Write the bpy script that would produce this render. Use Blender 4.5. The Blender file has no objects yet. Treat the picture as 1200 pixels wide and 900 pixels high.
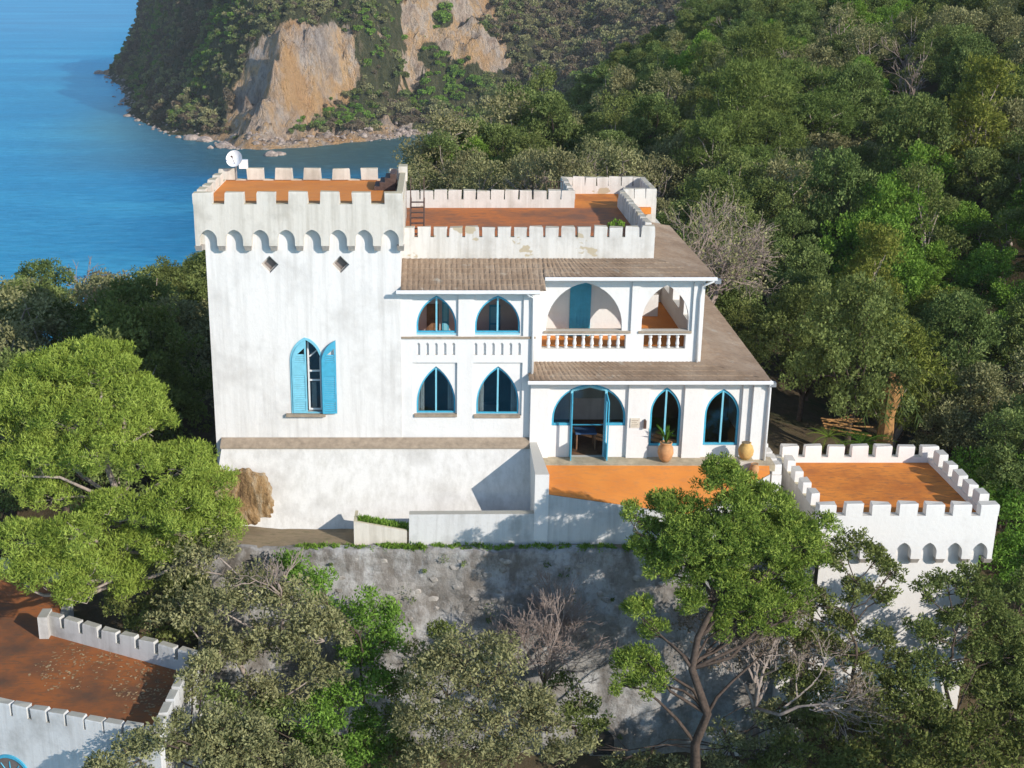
import bpy, bmesh, math, random
import numpy as np
from mathutils import Vector, Matrix

rng = np.random.default_rng(7)
random.seed(7)
SC = bpy.context.scene
COL = SC.collection

# ------------------------------------------------------------------ camera
FPX, PITCH, CX, CY, CAMZ = 1500.0, math.radians(18.1), 510.0, 450.0, 70.0
cp, sp = math.cos(PITCH), math.sin(PITCH)
cam = bpy.data.cameras.new('camera')
cam.sensor_width = 36.0
cam.lens = 36.0 * FPX / 1200.0
cam.shift_x = (600 - CX) / 1200.0
cam.clip_start, cam.clip_end = 0.5, 60000
camo = bpy.data.objects.new('camera', cam)
COL.objects.link(camo)
camo.location = (0, 0, CAMZ)
camo.rotation_euler = (math.radians(90) - PITCH, 0, 0)
SC.camera = camo

# ------------------------------------------------------------------ light
SUN = Vector((1.05, -1.0, 0.68)).normalized()
w = bpy.data.worlds.new('World')
SC.world = w
w.use_nodes = True
nt = w.node_tree
sky = nt.nodes.new('ShaderNodeTexSky')
sky.sky_type = 'NISHITA'
sky.sun_disc = False
sky.sun_elevation = math.asin(SUN.z)
sky.sun_rotation = math.atan2(SUN.x, SUN.y)
sky.air_density, sky.dust_density, sky.ozone_density = 1.0, 0.15, 2.0
bg = nt.nodes['Background']
nt.links.new(sky.outputs[0], bg.inputs[0])
bg.inputs[1].default_value = 0.15
sl = bpy.data.lights.new('sun', 'SUN')
sl.energy = 4.0
sl.angle = math.radians(0.5)
sl.color = (1.0, 0.925, 0.83)
so = bpy.data.objects.new('sun', sl)
COL.objects.link(so)
so.rotation_euler = SUN.to_track_quat('Z', 'Y').to_euler()
so.location = (60, -60, 130)
SC.view_settings.view_transform = 'Standard'
SC.view_settings.look = 'None'
SC.view_settings.exposure = 0.30
SC.view_settings.gamma = 1.0
SC.render.engine = 'CYCLES'
SC.cycles.max_bounces = 7
SC.cycles.diffuse_bounces = 3
SC.cycles.transparent_max_bounces = 12

# ------------------------------------------------------------------ measuring the photograph
def ratio(v):
    yc = -(v - CY) / FPX
    return (sp - yc * cp) / (cp + yc * sp)
def zof(v, Y): return CAMZ - Y * ratio(v)
def yof(v, z): return (CAMZ - z) / ratio(v)
def xof(u, v, Y):
    yc = -(v - CY) / FPX
    return (u - CX) / FPX * Y / (cp + yc * sp)
def P(u, v, Y): return np.array((xof(u, v, Y), Y, zof(v, Y)))
def Pz(u, v, z): return P(u, v, yof(v, z))
def project(x, y, z):
    dz = z - CAMZ
    s = y * cp - dz * sp
    return CX + FPX * x / s, CY - FPX * (y * sp + dz * cp) / s

# ------------------------------------------------------------------ numpy noise
def _hash(ix, iy, seed):
    h = (ix.astype(np.int64) * 374761393 + iy.astype(np.int64) * 668265263 + seed * 982451653) & 0x7fffffff
    h = ((h ^ (h >> 13)) * 1274126177) & 0x7fffffff
    return ((h ^ (h >> 16)) & 0xffff) / 65535.0
def vnoise(x, y, seed=0):
    ix, iy = np.floor(x), np.floor(y)
    fx, fy = x - ix, y - iy
    fx, fy = fx * fx * (3 - 2 * fx), fy * fy * (3 - 2 * fy)
    a, b = _hash(ix, iy, seed), _hash(ix + 1, iy, seed)
    c, d = _hash(ix, iy + 1, seed), _hash(ix + 1, iy + 1, seed)
    return (a + (b - a) * fx) * (1 - fy) + (c + (d - c) * fx) * fy - 0.5
def fbm(x, y, octv=4, seed=0):
    s, a = 0, 1.0
    for k in range(octv):
        s = s + a * vnoise(x * 2 ** k, y * 2 ** k, seed + k)
        a *= 0.5
    return s
def smooth(a, b, x):
    t = np.clip((x - a) / (b - a), 0, 1)
    return t * t * (3 - 2 * t)

# ------------------------------------------------------------------ materials
def mat_new(name):
    m = bpy.data.materials.new(name)
    m.use_nodes = True
    t = m.node_tree
    t.nodes.clear()
    out = t.nodes.new('ShaderNodeOutputMaterial')
    return m, t, out
class NT:
    def __init__(s, t): s.t = t
    def n(s, typ, **kw):
        nd = s.t.nodes.new(typ)
        for k, v in kw.items():
            if k in nd.inputs.keys() if isinstance(k, str) else False: nd.inputs[k].default_value = v
            else: setattr(nd, k, v)
        return nd
    def l(s, a, b): s.t.links.new(a, b)
    def pos(s, scale=(1, 1, 1)):
        g = s.n('ShaderNodeNewGeometry')
        m = s.n('ShaderNodeMapping')
        m.inputs['Scale'].default_value = scale
        s.l(g.outputs['Position'], m.inputs['Vector'])
        return m.outputs[0]
    def noise(s, vec, scale, detail=4, rough=0.6):
        nd = s.n('ShaderNodeTexNoise')
        nd.inputs['Scale'].default_value = scale
        nd.inputs['Detail'].default_value = detail
        nd.inputs['Roughness'].default_value = rough
        s.l(vec, nd.inputs['Vector'])
        return nd.outputs['Fac']
    def ramp(s, fac, stops):
        nd = s.n('ShaderNodeValToRGB')
        cr = nd.color_ramp
        while len(cr.elements) > 1: cr.elements.remove(cr.elements[-1])
        cr.elements[0].position, cr.elements[0].color = stops[0][0], (*stops[0][1], 1)
        for p, c in stops[1:]:
            e = cr.elements.new(p)
            e.color = (*c, 1)
        s.l(fac, nd.inputs[0])
        return nd.outputs[0]
    def mix(s, fac, a, b, blend='MIX'):
        nd = s.n('ShaderNodeMix', data_type='RGBA', blend_type=blend)
        for k, x in ((0, fac), (6, a), (7, b)):
            if hasattr(x, 'links') or isinstance(x, bpy.types.NodeSocket): s.l(x, nd.inputs[k])
            elif isinstance(x, (int, float)): nd.inputs[k].default_value = x
            else: nd.inputs[k].default_value = (*x, 1)
        return nd.outputs[2]
    def math(s, op, a, b=0.0):
        nd = s.n('ShaderNodeMath', operation=op)
        for k, x in ((0, a), (1, b)):
            if isinstance(x, bpy.types.NodeSocket): s.l(x, nd.inputs[k])
            else: nd.inputs[k].default_value = x
        return nd.outputs[0]
    def bump(s, h, strength, dist):
        nd = s.n('ShaderNodeBump')
        nd.inputs['Strength'].default_value = strength
        nd.inputs['Distance'].default_value = dist
        s.l(h, nd.inputs['Height'])
        return nd.outputs[0]
    def bsdf(s, out, col, rough=0.8, normal=None, spec=0.3, metal=0.0):
        b = s.n('ShaderNodeBsdfPrincipled')
        if isinstance(col, bpy.types.NodeSocket): s.l(col, b.inputs['Base Color'])
        else: b.inputs['Base Color'].default_value = (*col, 1)
        if isinstance(rough, bpy.types.NodeSocket): s.l(rough, b.inputs['Roughness'])
        else: b.inputs['Roughness'].default_value = rough
        b.inputs['Specular IOR Level'].default_value = spec
        b.inputs['Metallic'].default_value = metal
        if normal is not None: s.l(normal, b.inputs['Normal'])
        s.l(b.outputs[0], out.inputs['Surface'])
        return b

def mk_plaster(name, base, stain, dark, amount, patch=None, lichen=None):
    m, t, out = mat_new(name)
    q = NT(t)
    streak = q.noise(q.pos((2.4, 2.4, 0.13)), 1.3, 6, 0.7)
    blot = q.noise(q.pos(), 0.55, 6, 0.62)
    fine = q.noise(q.pos(), 6.0, 5, 0.7)
    c = q.mix(q.ramp(streak, [(0.52 - amount * 0.08, (0, 0, 0)), (0.72, (amount, amount, amount))]), base, stain)
    c = q.mix(q.ramp(blot, [(0.60 - amount * 0.12, (0, 0, 0)), (0.78, (amount, amount, amount))]), c, dark)
    c = q.mix(q.ramp(fine, [(0.55, (0, 0, 0)), (0.85, (0.35, 0.35, 0.35))]), c, dark)
    if patch is not None:
        pn = q.noise(q.pos((1, 1, 1.6)), 0.75, 4, 0.5)
        c = q.mix(q.ramp(pn, [(0.625, (0, 0, 0)), (0.64, (1, 1, 1))]), c, patch)
    if lichen is not None:
        ge = q.n('ShaderNodeNewGeometry'); sx = q.n('ShaderNodeSeparateXYZ')
        q.l(ge.outputs['Normal'], sx.inputs[0])
        up = q.ramp(q.math('ADD', sx.outputs[2], q.math('MULTIPLY', q.math('SUBTRACT', fine, 0.5), 0.9)), [(0.55, (0, 0, 0)), (0.9, (0.75, 0.75, 0.75))])
        c = q.mix(up, c, lichen)
    nrm = q.bump(q.math('ADD', fine, q.math('MULTIPLY', blot, 2.0)), 0.35, 0.03)
    q.bsdf(out, c, 0.9, nrm, 0.15)
    return m
M = {}
M['plaster'] = mk_plaster('white_plaster', (0.75, 0.725, 0.695), (0.56, 0.535, 0.505), (0.48, 0.455, 0.425), 0.8)
M['clean'] = mk_plaster('clean_white_plaster', (0.755, 0.735, 0.71), (0.66, 0.64, 0.615), (0.53, 0.505, 0.475), 0.4, None, (0.48, 0.45, 0.38))
M['parapet'] = mk_plaster('weathered_parapet_plaster', (0.65, 0.605, 0.535), (0.46, 0.42, 0.355), (0.32, 0.29, 0.24), 0.9, None, (0.46, 0.40, 0.24))
M['patchy'] = mk_plaster('patched_parapet_plaster', (0.66, 0.63, 0.585), (0.48, 0.45, 0.40), (0.34, 0.31, 0.27), 0.9, (0.46, 0.39, 0.28), (0.40, 0.36, 0.26))
M['podium'] = mk_plaster('stained_podium_plaster', (0.67, 0.65, 0.615), (0.52, 0.50, 0.46), (0.38, 0.36, 0.33), 0.9)
M['aged'] = mk_plaster('aged_wall_plaster', (0.62, 0.615, 0.60), (0.46, 0.45, 0.43), (0.26, 0.25, 0.23), 0.9, None, (0.34, 0.32, 0.25))

def mk_simple(name, col, rough=0.7, var=0.25, scale=3.0, bump=0.2, metal=0.0, spec=0.3):
    m, t, out = mat_new(name)
    q = NT(t)
    n = q.noise(q.pos(), scale, 5, 0.65)
    d = tuple(x * (1 - var) for x in col)
    b = tuple(min(1, x * (1 + var)) for x in col)
    c = q.ramp(n, [(0.3, d), (0.7, b)])
    q.bsdf(out, c, rough, q.bump(n, bump, 0.02) if bump else None, spec, metal)
    return m
def mk_floor(name, a, b, c_, scale=0.5):
    m, t, out = mat_new(name)
    q = NT(t)
    n1 = q.noise(q.pos(), scale, 6, 0.65)
    n2 = q.noise(q.pos((1, 3, 1)), 2.2, 5, 0.7)
    c = q.ramp(n1, [(0.35, b), (0.58, a)])
    c = q.mix(q.ramp(n2, [(0.50, (0, 0, 0)), (0.70, (0.8, 0.8, 0.8))]), c, c_)
    q.bsdf(out, c, 0.75, q.bump(n2, 0.2, 0.01), 0.25)
    return m
M['orange'] = mk_floor('orange_terrace_paint', (0.70, 0.255, 0.05), (0.61, 0.205, 0.04), (0.50, 0.21, 0.08))
M['orange_dirty'] = mk_floor('dirty_orange_roof', (0.55, 0.17, 0.04), (0.25, 0.11, 0.055), (0.16, 0.09, 0.06))
M['orange_worn'] = mk_floor('worn_orange_roof', (0.70, 0.245, 0.04), (0.48, 0.15, 0.03), (0.22, 0.10, 0.05))
M['orange_mossy'] = mk_floor('mossy_orange_roof', (0.36, 0.12, 0.035), (0.13, 0.068, 0.04), (0.115, 0.08, 0.048), 0.35)
def mk_tile():
    m, t, out = mat_new('weathered_roof_tile')
    q = NT(t)
    n1 = q.noise(q.pos(), 0.6, 6, 0.65)
    n2 = q.noise(q.pos(), 5.0, 4, 0.7)
    n3 = q.noise(q.pos((1, 1, 1)), 1.7, 5, 0.6)
    c = q.ramp(n1, [(0.3, (0.215, 0.15, 0.10)), (0.5, (0.31, 0.225, 0.155)), (0.7, (0.38, 0.295, 0.215))])
    c = q.mix(q.ramp(n2, [(0.5, (0, 0, 0)), (0.8, (0.7, 0.7, 0.7))]), c, (0.17, 0.125, 0.095))
    c = q.mix(q.ramp(n3, [(0.6, (0, 0, 0)), (0.78, (0.7, 0.7, 0.7))]), c, (0.42, 0.39, 0.33))
    q.bsdf(out, c, 0.9, q.bump(n2, 0.4, 0.02), 0.2)
    return m
M['tile'] = mk_tile()
M['blue'] = mk_simple('turquoise_blue_paint', (0.065, 0.36, 0.52), 0.5, 0.12, 5, 0.05)
M['blue_light'] = mk_simple('sun_bleached_blue_paint', (0.20, 0.52, 0.64), 0.55, 0.10, 5, 0.05)
M['white_trim'] = mk_simple('white_trim_paint', (0.76, 0.75, 0.74), 0.5, 0.06, 3, 0.05)
M['grey_metal'] = mk_simple('dull_grey_metal', (0.32, 0.32, 0.33), 0.5, 0.1, 3, 0.0, 0.6)
M['rust_metal'] = mk_simple('rusty_dark_metal', (0.09, 0.055, 0.045), 0.7, 0.3, 8, 0.1)
M['sill'] = mk_simple('brown_stone_sill', (0.33, 0.26, 0.19), 0.8, 0.25, 4)
M['corbel'] = mk_simple('grey_stone_corbel', (0.40, 0.36, 0.32), 0.85, 0.25, 5)
M['paving'] = mk_simple('beige_stone_paving', (0.42, 0.35, 0.24), 0.85, 0.3, 2.0)
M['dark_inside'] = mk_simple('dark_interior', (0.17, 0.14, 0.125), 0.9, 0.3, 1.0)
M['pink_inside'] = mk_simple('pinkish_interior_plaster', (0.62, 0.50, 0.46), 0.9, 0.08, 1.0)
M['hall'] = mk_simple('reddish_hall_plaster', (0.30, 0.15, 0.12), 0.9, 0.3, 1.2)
M['wood'] = mk_simple('brown_wood', (0.20, 0.11, 0.06), 0.6, 0.3, 6)
M['terracotta'] = mk_simple('terracotta', (0.52, 0.27, 0.12), 0.8, 0.2, 5)
M['curtain'] = mk_simple('pale_curtain', (0.45, 0.43, 0.40), 0.9, 0.1, 5, 0)
M['plaque'] = mk_simple('pale_stone_plaque', (0.62, 0.56, 0.46), 0.8, 0.12, 12)
M['dish'] = mk_simple('white_dish_paint', (0.82, 0.82, 0.84), 0.4, 0.03, 3, 0)
M['bark'] = mk_simple('brown_bark', (0.085, 0.062, 0.048), 0.95, 0.4, 7, 0.6)
M['bark_pale'] = mk_simple('pale_bark', (0.34, 0.28, 0.24), 0.95, 0.3, 7, 0.5)
M['bark_pink'] = mk_simple('greyish_pink_twigs', (0.30, 0.235, 0.20), 0.95, 0.25, 7, 0.3)
M['palm_dry'] = mk_simple('dry_palm_husk', (0.36, 0.19, 0.07), 0.95, 0.4, 6, 0.6)
M['tarp'] = mk_simple('blue_plastic', (0.10, 0.33, 0.55), 0.4, 0.1, 3, 0.1)

def mk_glass():
    m, t, out = mat_new('window_glass')
    q = NT(t)
    tr = q.n('ShaderNodeBsdfTransparent')
    tr.inputs[0].default_value = (0.78, 0.82, 0.83, 1)
    gl = q.n('ShaderNodeBsdfGlossy')
    gl.inputs['Roughness'].default_value = 0.03
    fr = q.n('ShaderNodeLayerWeight')
    f2 = q.math('ADD', q.math('MULTIPLY', q.math('POWER', fr.outputs['Facing'], 4.0), 0.8), 0.05)
    mx = q.n('ShaderNodeMixShader')
    q.l(f2, mx.inputs[0]); q.l(tr.outputs[0], mx.inputs[1]); q.l(gl.outputs[0], mx.inputs[2])
    q.l(mx.outputs[0], out.inputs['Surface'])
    return m
M['glass'] = mk_glass()

def mk_leaf(name, lo, mid, hi, transl=0.3, hue=0.35, hue_col=None):
    m, t, out = mat_new(name)
    q = NT(t)
    a = q.n('ShaderNodeAttribute', attribute_name='tint')
    c = q.ramp(a.outputs['Fac'], [(0.05, lo), (0.5, mid), (0.95, hi)])
    oi = q.n('ShaderNodeObjectInfo')
    hc = hue_col or (mid[0] * 1.5, mid[1] * 0.95, mid[2] * 0.9)
    c = q.mix(q.math('MULTIPLY', oi.outputs['Random'], hue), c, hc)
    d = q.n('ShaderNodeBsdfDiffuse')
    tr = q.n('ShaderNodeBsdfTranslucent')
    q.l(c, d.inputs[0])
    q.l(q.mix(0.5, c, (mid[0] * 1.5, mid[1] * 1.5, mid[2] * 0.6)), tr.inputs[0])
    mx = q.n('ShaderNodeMixShader')
    mx.inputs[0].default_value = transl
    q.l(d.outputs[0], mx.inputs[1]); q.l(tr.outputs[0], mx.inputs[2])
    q.l(mx.outputs[0], out.inputs['Surface'])
    return m
M['lf_pine'] = mk_leaf('pine_needles', (0.12, 0.18, 0.03), (0.25, 0.345, 0.06), (0.40, 0.50, 0.11), 0.15, 0.15)
M['lf_pine2'] = mk_leaf('dense_pine_needles', (0.085, 0.135, 0.025), (0.195, 0.275, 0.05), (0.35, 0.43, 0.09), 0.15, 0.2)
M['lf_pine3'] = mk_leaf('hill_pine_needles', (0.055, 0.095, 0.025), (0.125, 0.185, 0.05), (0.25, 0.32, 0.09), 0.15, 0.3)
M['lf_oak'] = mk_leaf('dark_oak_leaves', (0.045, 0.075, 0.025), (0.135, 0.195, 0.06), (0.30, 0.37, 0.13), 0.2, 0.45)
M['lf_olive'] = mk_leaf('grey_green_leaves', (0.10, 0.115, 0.05), (0.235, 0.245, 0.11), (0.42, 0.41, 0.20), 0.15, 0.4, (0.28, 0.23, 0.13))
M['lf_bright'] = mk_leaf('fresh_green_leaves', (0.055, 0.12, 0.02), (0.145, 0.275, 0.045), (0.28, 0.45, 0.085), 0.22)
M['lf_yellow'] = mk_leaf('yellow_green_leaves', (0.06, 0.09, 0.02), (0.155, 0.195, 0.042), (0.35, 0.37, 0.085), 0.22, 0.3, (0.27, 0.24, 0.05))
M['lf_brown'] = mk_leaf('dry_brownish_leaves', (0.12, 0.10, 0.065), (0.22, 0.19, 0.125), (0.34, 0.29, 0.20), 0.15, 0.2)
M['lf_litter'] = mk_leaf('pale_leaf_litter', (0.22, 0.13, 0.07), (0.34, 0.22, 0.12), (0.46, 0.36, 0.22), 0.0, 0.0)
M['lf_brown'] = mk_leaf('dry_brownish_leaves', (0.10, 0.085, 0.055), (0.17, 0.145, 0.095), (0.25, 0.21, 0.15), 0.15, 0.2)

M['shore_rock'] = mk_simple('pinkish_grey_shore_rock', (0.33, 0.265, 0.225), 0.95, 0.5, 0.6, 0.4)
def mk_ground():
    m, t, out = mat_new('forest_floor')
    q = NT(t)
    n1 = q.noise(q.pos(), 0.25, 6, 0.65)
    n2 = q.noise(q.pos(), 3.5, 5, 0.7)
    c = q.ramp(n1, [(0.35, (0.055, 0.05, 0.028)), (0.5, (0.10, 0.075, 0.045)), (0.65, (0.05, 0.065, 0.025))])
    c = q.mix(q.ramp(n2, [(0.5, (0, 0, 0)), (0.8, (0.6, 0.6, 0.6))]), c, (0.15, 0.11, 0.07))
    q.bsdf(out, c, 0.95, q.bump(n2, 0.8, 0.12), 0.1)
    return m
M['ground'] = mk_ground()
M['dirt'] = mk_floor('path_dirt', (0.27, 0.205, 0.125), (0.19, 0.145, 0.09), (0.13, 0.12, 0.06), 0.9)
def mk_rubble():
    m, t, out = mat_new('rubble_wall')
    q = NT(t)
    p = q.pos((1, 1, 1.3))
    v = q.n('ShaderNodeTexVoronoi')
    v.inputs['Scale'].default_value = 2.4
    q.l(p, v.inputs['Vector'])
    n1 = q.noise(q.pos(), 0.45, 6, 0.7)
    n2 = q.noise(q.pos(), 5.0, 6, 0.75)
    n3 = q.noise(q.pos((1, 1, .45)), 0.9, 5, 0.7)
    c = q.ramp(v.outputs['Color'], [(0.2, (0.24, 0.225, 0.205)), (0.8, (0.34, 0.32, 0.295))])
    c = q.mix(q.ramp(n1, [(0.44, (0, 0, 0)), (0.56, (0.9, 0.9, 0.9))]), c, (0.45, 0.445, 0.435))
    c = q.mix(q.ramp(n3, [(0.46, (0, 0, 0)), (0.62, (0.85, 0.85, 0.85))]), c, (0.15, 0.13, 0.11))
    c = q.mix(q.ramp(n2, [(0.52, (0, 0, 0)), (0.70, (0.75, 0.75, 0.75))]), c, (0.17, 0.155, 0.135))
    h = q.math('ADD', q.math('MULTIPLY', v.outputs['Distance'], -0.5), q.math('MULTIPLY', n2, 0.9))
    q.bsdf(out, c, 0.95, q.bump(h, 0.8, 0.12), 0.1)
    return m
M['rubble'] = mk_rubble()
M['stone'] = mk_simple('lime_washed_stone', (0.33, 0.305, 0.275), 0.95, 0.5, 3.0, 0.7)

# ------------------------------------------------------------------ mesh helpers
ORIG = {}
def tag(o, label=None, cat=None, group=None, kind=None):
    if label: o['label'] = label
    if cat: o['category'] = cat
    if group: o['group'] = group
    if kind: o['kind'] = kind
    return o
def thing(name, label, cat, loc, group=None, rz=0):
    o = bpy.data.objects.new(name, None)
    o.empty_display_size = 0.3
    COL.objects.link(o)
    o.location = loc
    o.rotation_euler[2] = rz
    ORIG[o.name] = Vector(loc)
    return tag(o, label, cat, group)

class Frame:
    """s runs along the wall, t into the wall (away from the viewer side), z up."""
    def __init__(f, ox, oy, ang=0.0):
        f.o, f.c, f.s = (ox, oy), math.cos(ang), math.sin(ang)
        f.ang = ang
    def p(f, s, t, z): return (f.o[0] + f.c * s - f.s * t, f.o[1] + f.s * s + f.c * t, z)
def frame_between(a, b): return Frame(a[0], a[1], math.atan2(b[1] - a[1], b[0] - a[0])), math.hypot(b[0] - a[0], b[1] - a[1])
F0 = Frame(0, 0, 0)

class MB:
    def __init__(s): s.v, s.f = [], []
    def add(s, vs, fs):
        k = len(s.v)
        s.v += [tuple(x) for x in vs]
        s.f += [tuple(i + k for i in f) for f in fs]
    def box(s, x0, x1, y0, y1, z0, z1, fr=F0):
        vs = [fr.p(x, y, z) for z in (z0, z1) for x, y in ((x0, y0), (x1, y0), (x1, y1), (x0, y1))]
        s.add(vs, [(3, 2, 1, 0), (4, 5, 6, 7), (0, 1, 5, 4), (1, 2, 6, 5), (2, 3, 7, 6), (3, 0, 4, 7)])
        return s
    def hexa(s, bottom, top):
        s.add(list(bottom) + list(top), [(3, 2, 1, 0), (4, 5, 6, 7), (0, 1, 5, 4), (1, 2, 6, 5), (2, 3, 7, 6), (3, 0, 4, 7)])
        return s
    def quad(s, a, b, c, d):
        s.add([a, b, c, d], [(0, 1, 2, 3)]); return s
    def slab(s, outline, holes, t0, t1, fr=F0):
        """outline and holes are lists of (s, z); filled flat, given thickness t0..t1"""
        bm = bmesh.new()
        loops = []
        for lp in [outline] + list(holes):
            vv = [bm.verts.new((a, b, 0)) for a, b in lp]
            loops.append(vv)
            for i in range(len(vv)): bm.edges.new((vv[i], vv[(i + 1) % len(vv)]))
        bm.verts.index_update()
        bmesh.ops.triangle_fill(bm, use_beauty=True, use_dissolve=False, edges=bm.edges[:], normal=(0, 0, 1))
        bm.verts.index_update()
        n = len(bm.verts)
        vs = [fr.p(v.co.x, t0, v.co.y) for v in bm.verts] + [fr.p(v.co.x, t1, v.co.y) for v in bm.verts]
        fs = []
        for f in bm.faces:
            ii = [v.index for v in f.verts]
            fs.append(tuple(ii)); fs.append(tuple(i + n for i in reversed(ii)))
        for vv in loops:
            for i in range(len(vv)):
                a, b = vv[i].index, vv[(i + 1) % len(vv)].index
                fs.append((a, b, b + n, a + n))
        bm.free()
        s.add(vs, fs)
        return s
    def tube(s, pts, rads, sides=6):
        pts = [np.array(p, float) for p in pts]
        k0 = len(s.v)
        prev = None
        for i, p in enumerate(pts):
            d = pts[min(i + 1, len(pts) - 1)] - pts[max(i - 1, 0)]
            d = d / (np.linalg.norm(d) + 1e-9)
            if prev is None:
                ref = np.array((1, 0, 0)) if abs(d[0]) < 0.8 else np.array((0, 1, 0))
                a = np.cross(d, ref)
            else:
                a = prev - d * prev.dot(d)
            a = a / (np.linalg.norm(a) + 1e-9)
            prev = a
            b = np.cross(d, a)
            r = rads[i] if hasattr(rads, '__len__') else rads
            for k in range(sides):
                th = 2 * math.pi * k / sides
                s.v.append(tuple(p + r * (a * math.cos(th) + b * math.sin(th))))
        for i in range(len(pts) - 1):
            for k in range(sides):
                a, b = k0 + i * sides + k, k0 + i * sides + (k + 1) % sides
                s.f.append((a, b, b + sides, a + sides))
        s.f.append(tuple(k0 + k for k in reversed(range(sides))))
        s.f.append(tuple(k0 + (len(pts) - 1) * sides + k for k in range(sides)))
        return s
    def lathe(s, c, prof, sides=14):
        k0 = len(s.v)
        for r, z in prof:
            for k in range(sides):
                th = 2 * math.pi * k / sides
                s.v.append((c[0] + r * math.cos(th), c[1] + r * math.sin(th), c[2] + z))
        for i in range(len(prof) - 1):
            for k in range(sides):
                a, b = k0 + i * sides + k, k0 + i * sides + (k + 1) % sides
                s.f.append((a, b, b + sides, a + sides))
        s.f.append(tuple(k0 + k for k in reversed(range(sides))))
        s.f.append(tuple(k0 + (len(prof) - 1) * sides + k for k in range(sides)))
        return s
    def mesh(s, name, mat, org=(0, 0, 0), smooth_=False):
        me = bpy.data.meshes.new(name)
        o = Vector(org)
        me.from_pydata([(v[0] - o.x, v[1] - o.y, v[2] - o.z) for v in s.v], [], s.f)
        bm = bmesh.new(); bm.from_mesh(me)
        bmesh.ops.recalc_face_normals(bm, faces=bm.faces)
        bm.to_mesh(me); bm.free()
        me.materials.append(mat)
        if smooth_: me.polygons.foreach_set('use_smooth', [True] * len(me.polygons))
        return me
    def build(s, name, mat, parent=None, smooth_=False, kind=None, label=None):
        org = ORIG[parent.name] if parent else Vector((0, 0, 0))
        o = bpy.data.objects.new(name, s.mesh(name, mat, org, smooth_))
        COL.objects.link(o)
        if parent: o.parent = parent
        ORIG[o.name] = org
        if kind: o['kind'] = kind
        if label: o['label'] = label
        return o
def piece(name, me, parent, loc, rz=0.0, scale=None):
    o = bpy.data.objects.new(name, me)
    COL.objects.link(o)
    org = ORIG[parent.name]
    o.parent = parent
    o.location = Vector(loc) - org
    o.rotation_euler[2] = rz
    if scale: o.scale = scale
    return o

def arch(cx, hw, zb, zs, za, n=9):
    """outline of a pointed arch opening: base zb, springing zs, apex za"""
    h = za - zs
    c = (h * h - hw * hw) / (2 * hw)
    R = c + hw
    a1 = math.atan2(h, -c) if True else 0
    left = []
    th0, th1 = math.pi, math.atan2(h, -c)
    for i in range(n + 1):
        th = th0 + (th1 - th0) * i / n
        left.append((c + R * math.cos(th), R * math.sin(th)))
    pts = []
    if zs > zb + 1e-4: pts.append((cx - hw, zb))
    pts += [(cx + x, zs + z) for x, z in left]
    pts += [(cx - x, zs + z) for x, z in reversed(left[:-1])]
    if zs > zb + 1e-4: pts.append((cx + hw, zb))
    return pts
def inset(pts, cx, cz, k):
    return [(cx + (x - cx) * k, cz + (z - cz) * k) for x, z in pts]
def scale_arch(cx, hw, zb, zs, za, d):
    return arch(cx, hw - d, zb + d, zs + d * 0.4, za - d * 1.5)

MER = {}
def merlons(parent, fr, L, n, wd, th, h, z, mat, t0=0.0, name='merlon', jit=0.03, skip=()):
    """n merlons evenly along a wall of length L, ends flush"""
    key = (round(wd, 3), round(th, 3), round(h, 3), mat.name)
    if key not in MER:
        lst = []
        for k in range(8):
            j = lambda a: random.uniform(-a, a)
            b = [(-wd / 2 + j(jit), 0, 0), (wd / 2 + j(jit), 0, 0), (wd / 2 + j(jit), th, 0), (-wd / 2 + j(jit), th, 0)]
            tz = h + j(jit)
            t = [(-wd / 2 + j(jit), 0.008, tz + j(jit)), (wd / 2 + j(jit), 0.008, tz + j(jit)), (wd / 2 + j(jit), th - 0.008, tz + j(jit)), (-wd / 2 + j(jit), th - 0.008, tz + j(jit))]
            mid = [(0.5 * (b[i][0] + t[i][0]) + j(jit * .6), b[i][1] * .5 + t[i][1] * .5, tz * .86) for i in range(4)]
            m = MB(); m.hexa(b, mid); 
            top = [(x * 0.97, 0.012 + (y - th / 2) * 0.97 + th / 2 - 0.012, zz) for x, y, zz in t]
            m.add(mid + top, [(4, 5, 6, 7), (0, 1, 5, 4), (1, 2, 6, 5), (2, 3, 7, 6), (3, 0, 4, 7)])
            m.f = [f for i, f in enumerate(m.f) if i != 1]
            lst.append(m.mesh(name, mat))
        MER[key] = lst
    for i in range(n):
        if i in skip: continue
        s = wd / 2 + (L - wd) * i / (n - 1) if n > 1 else L / 2
        piece(name, random.choice(MER[key]), parent, fr.p(s, t0, z), fr.ang)

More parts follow.
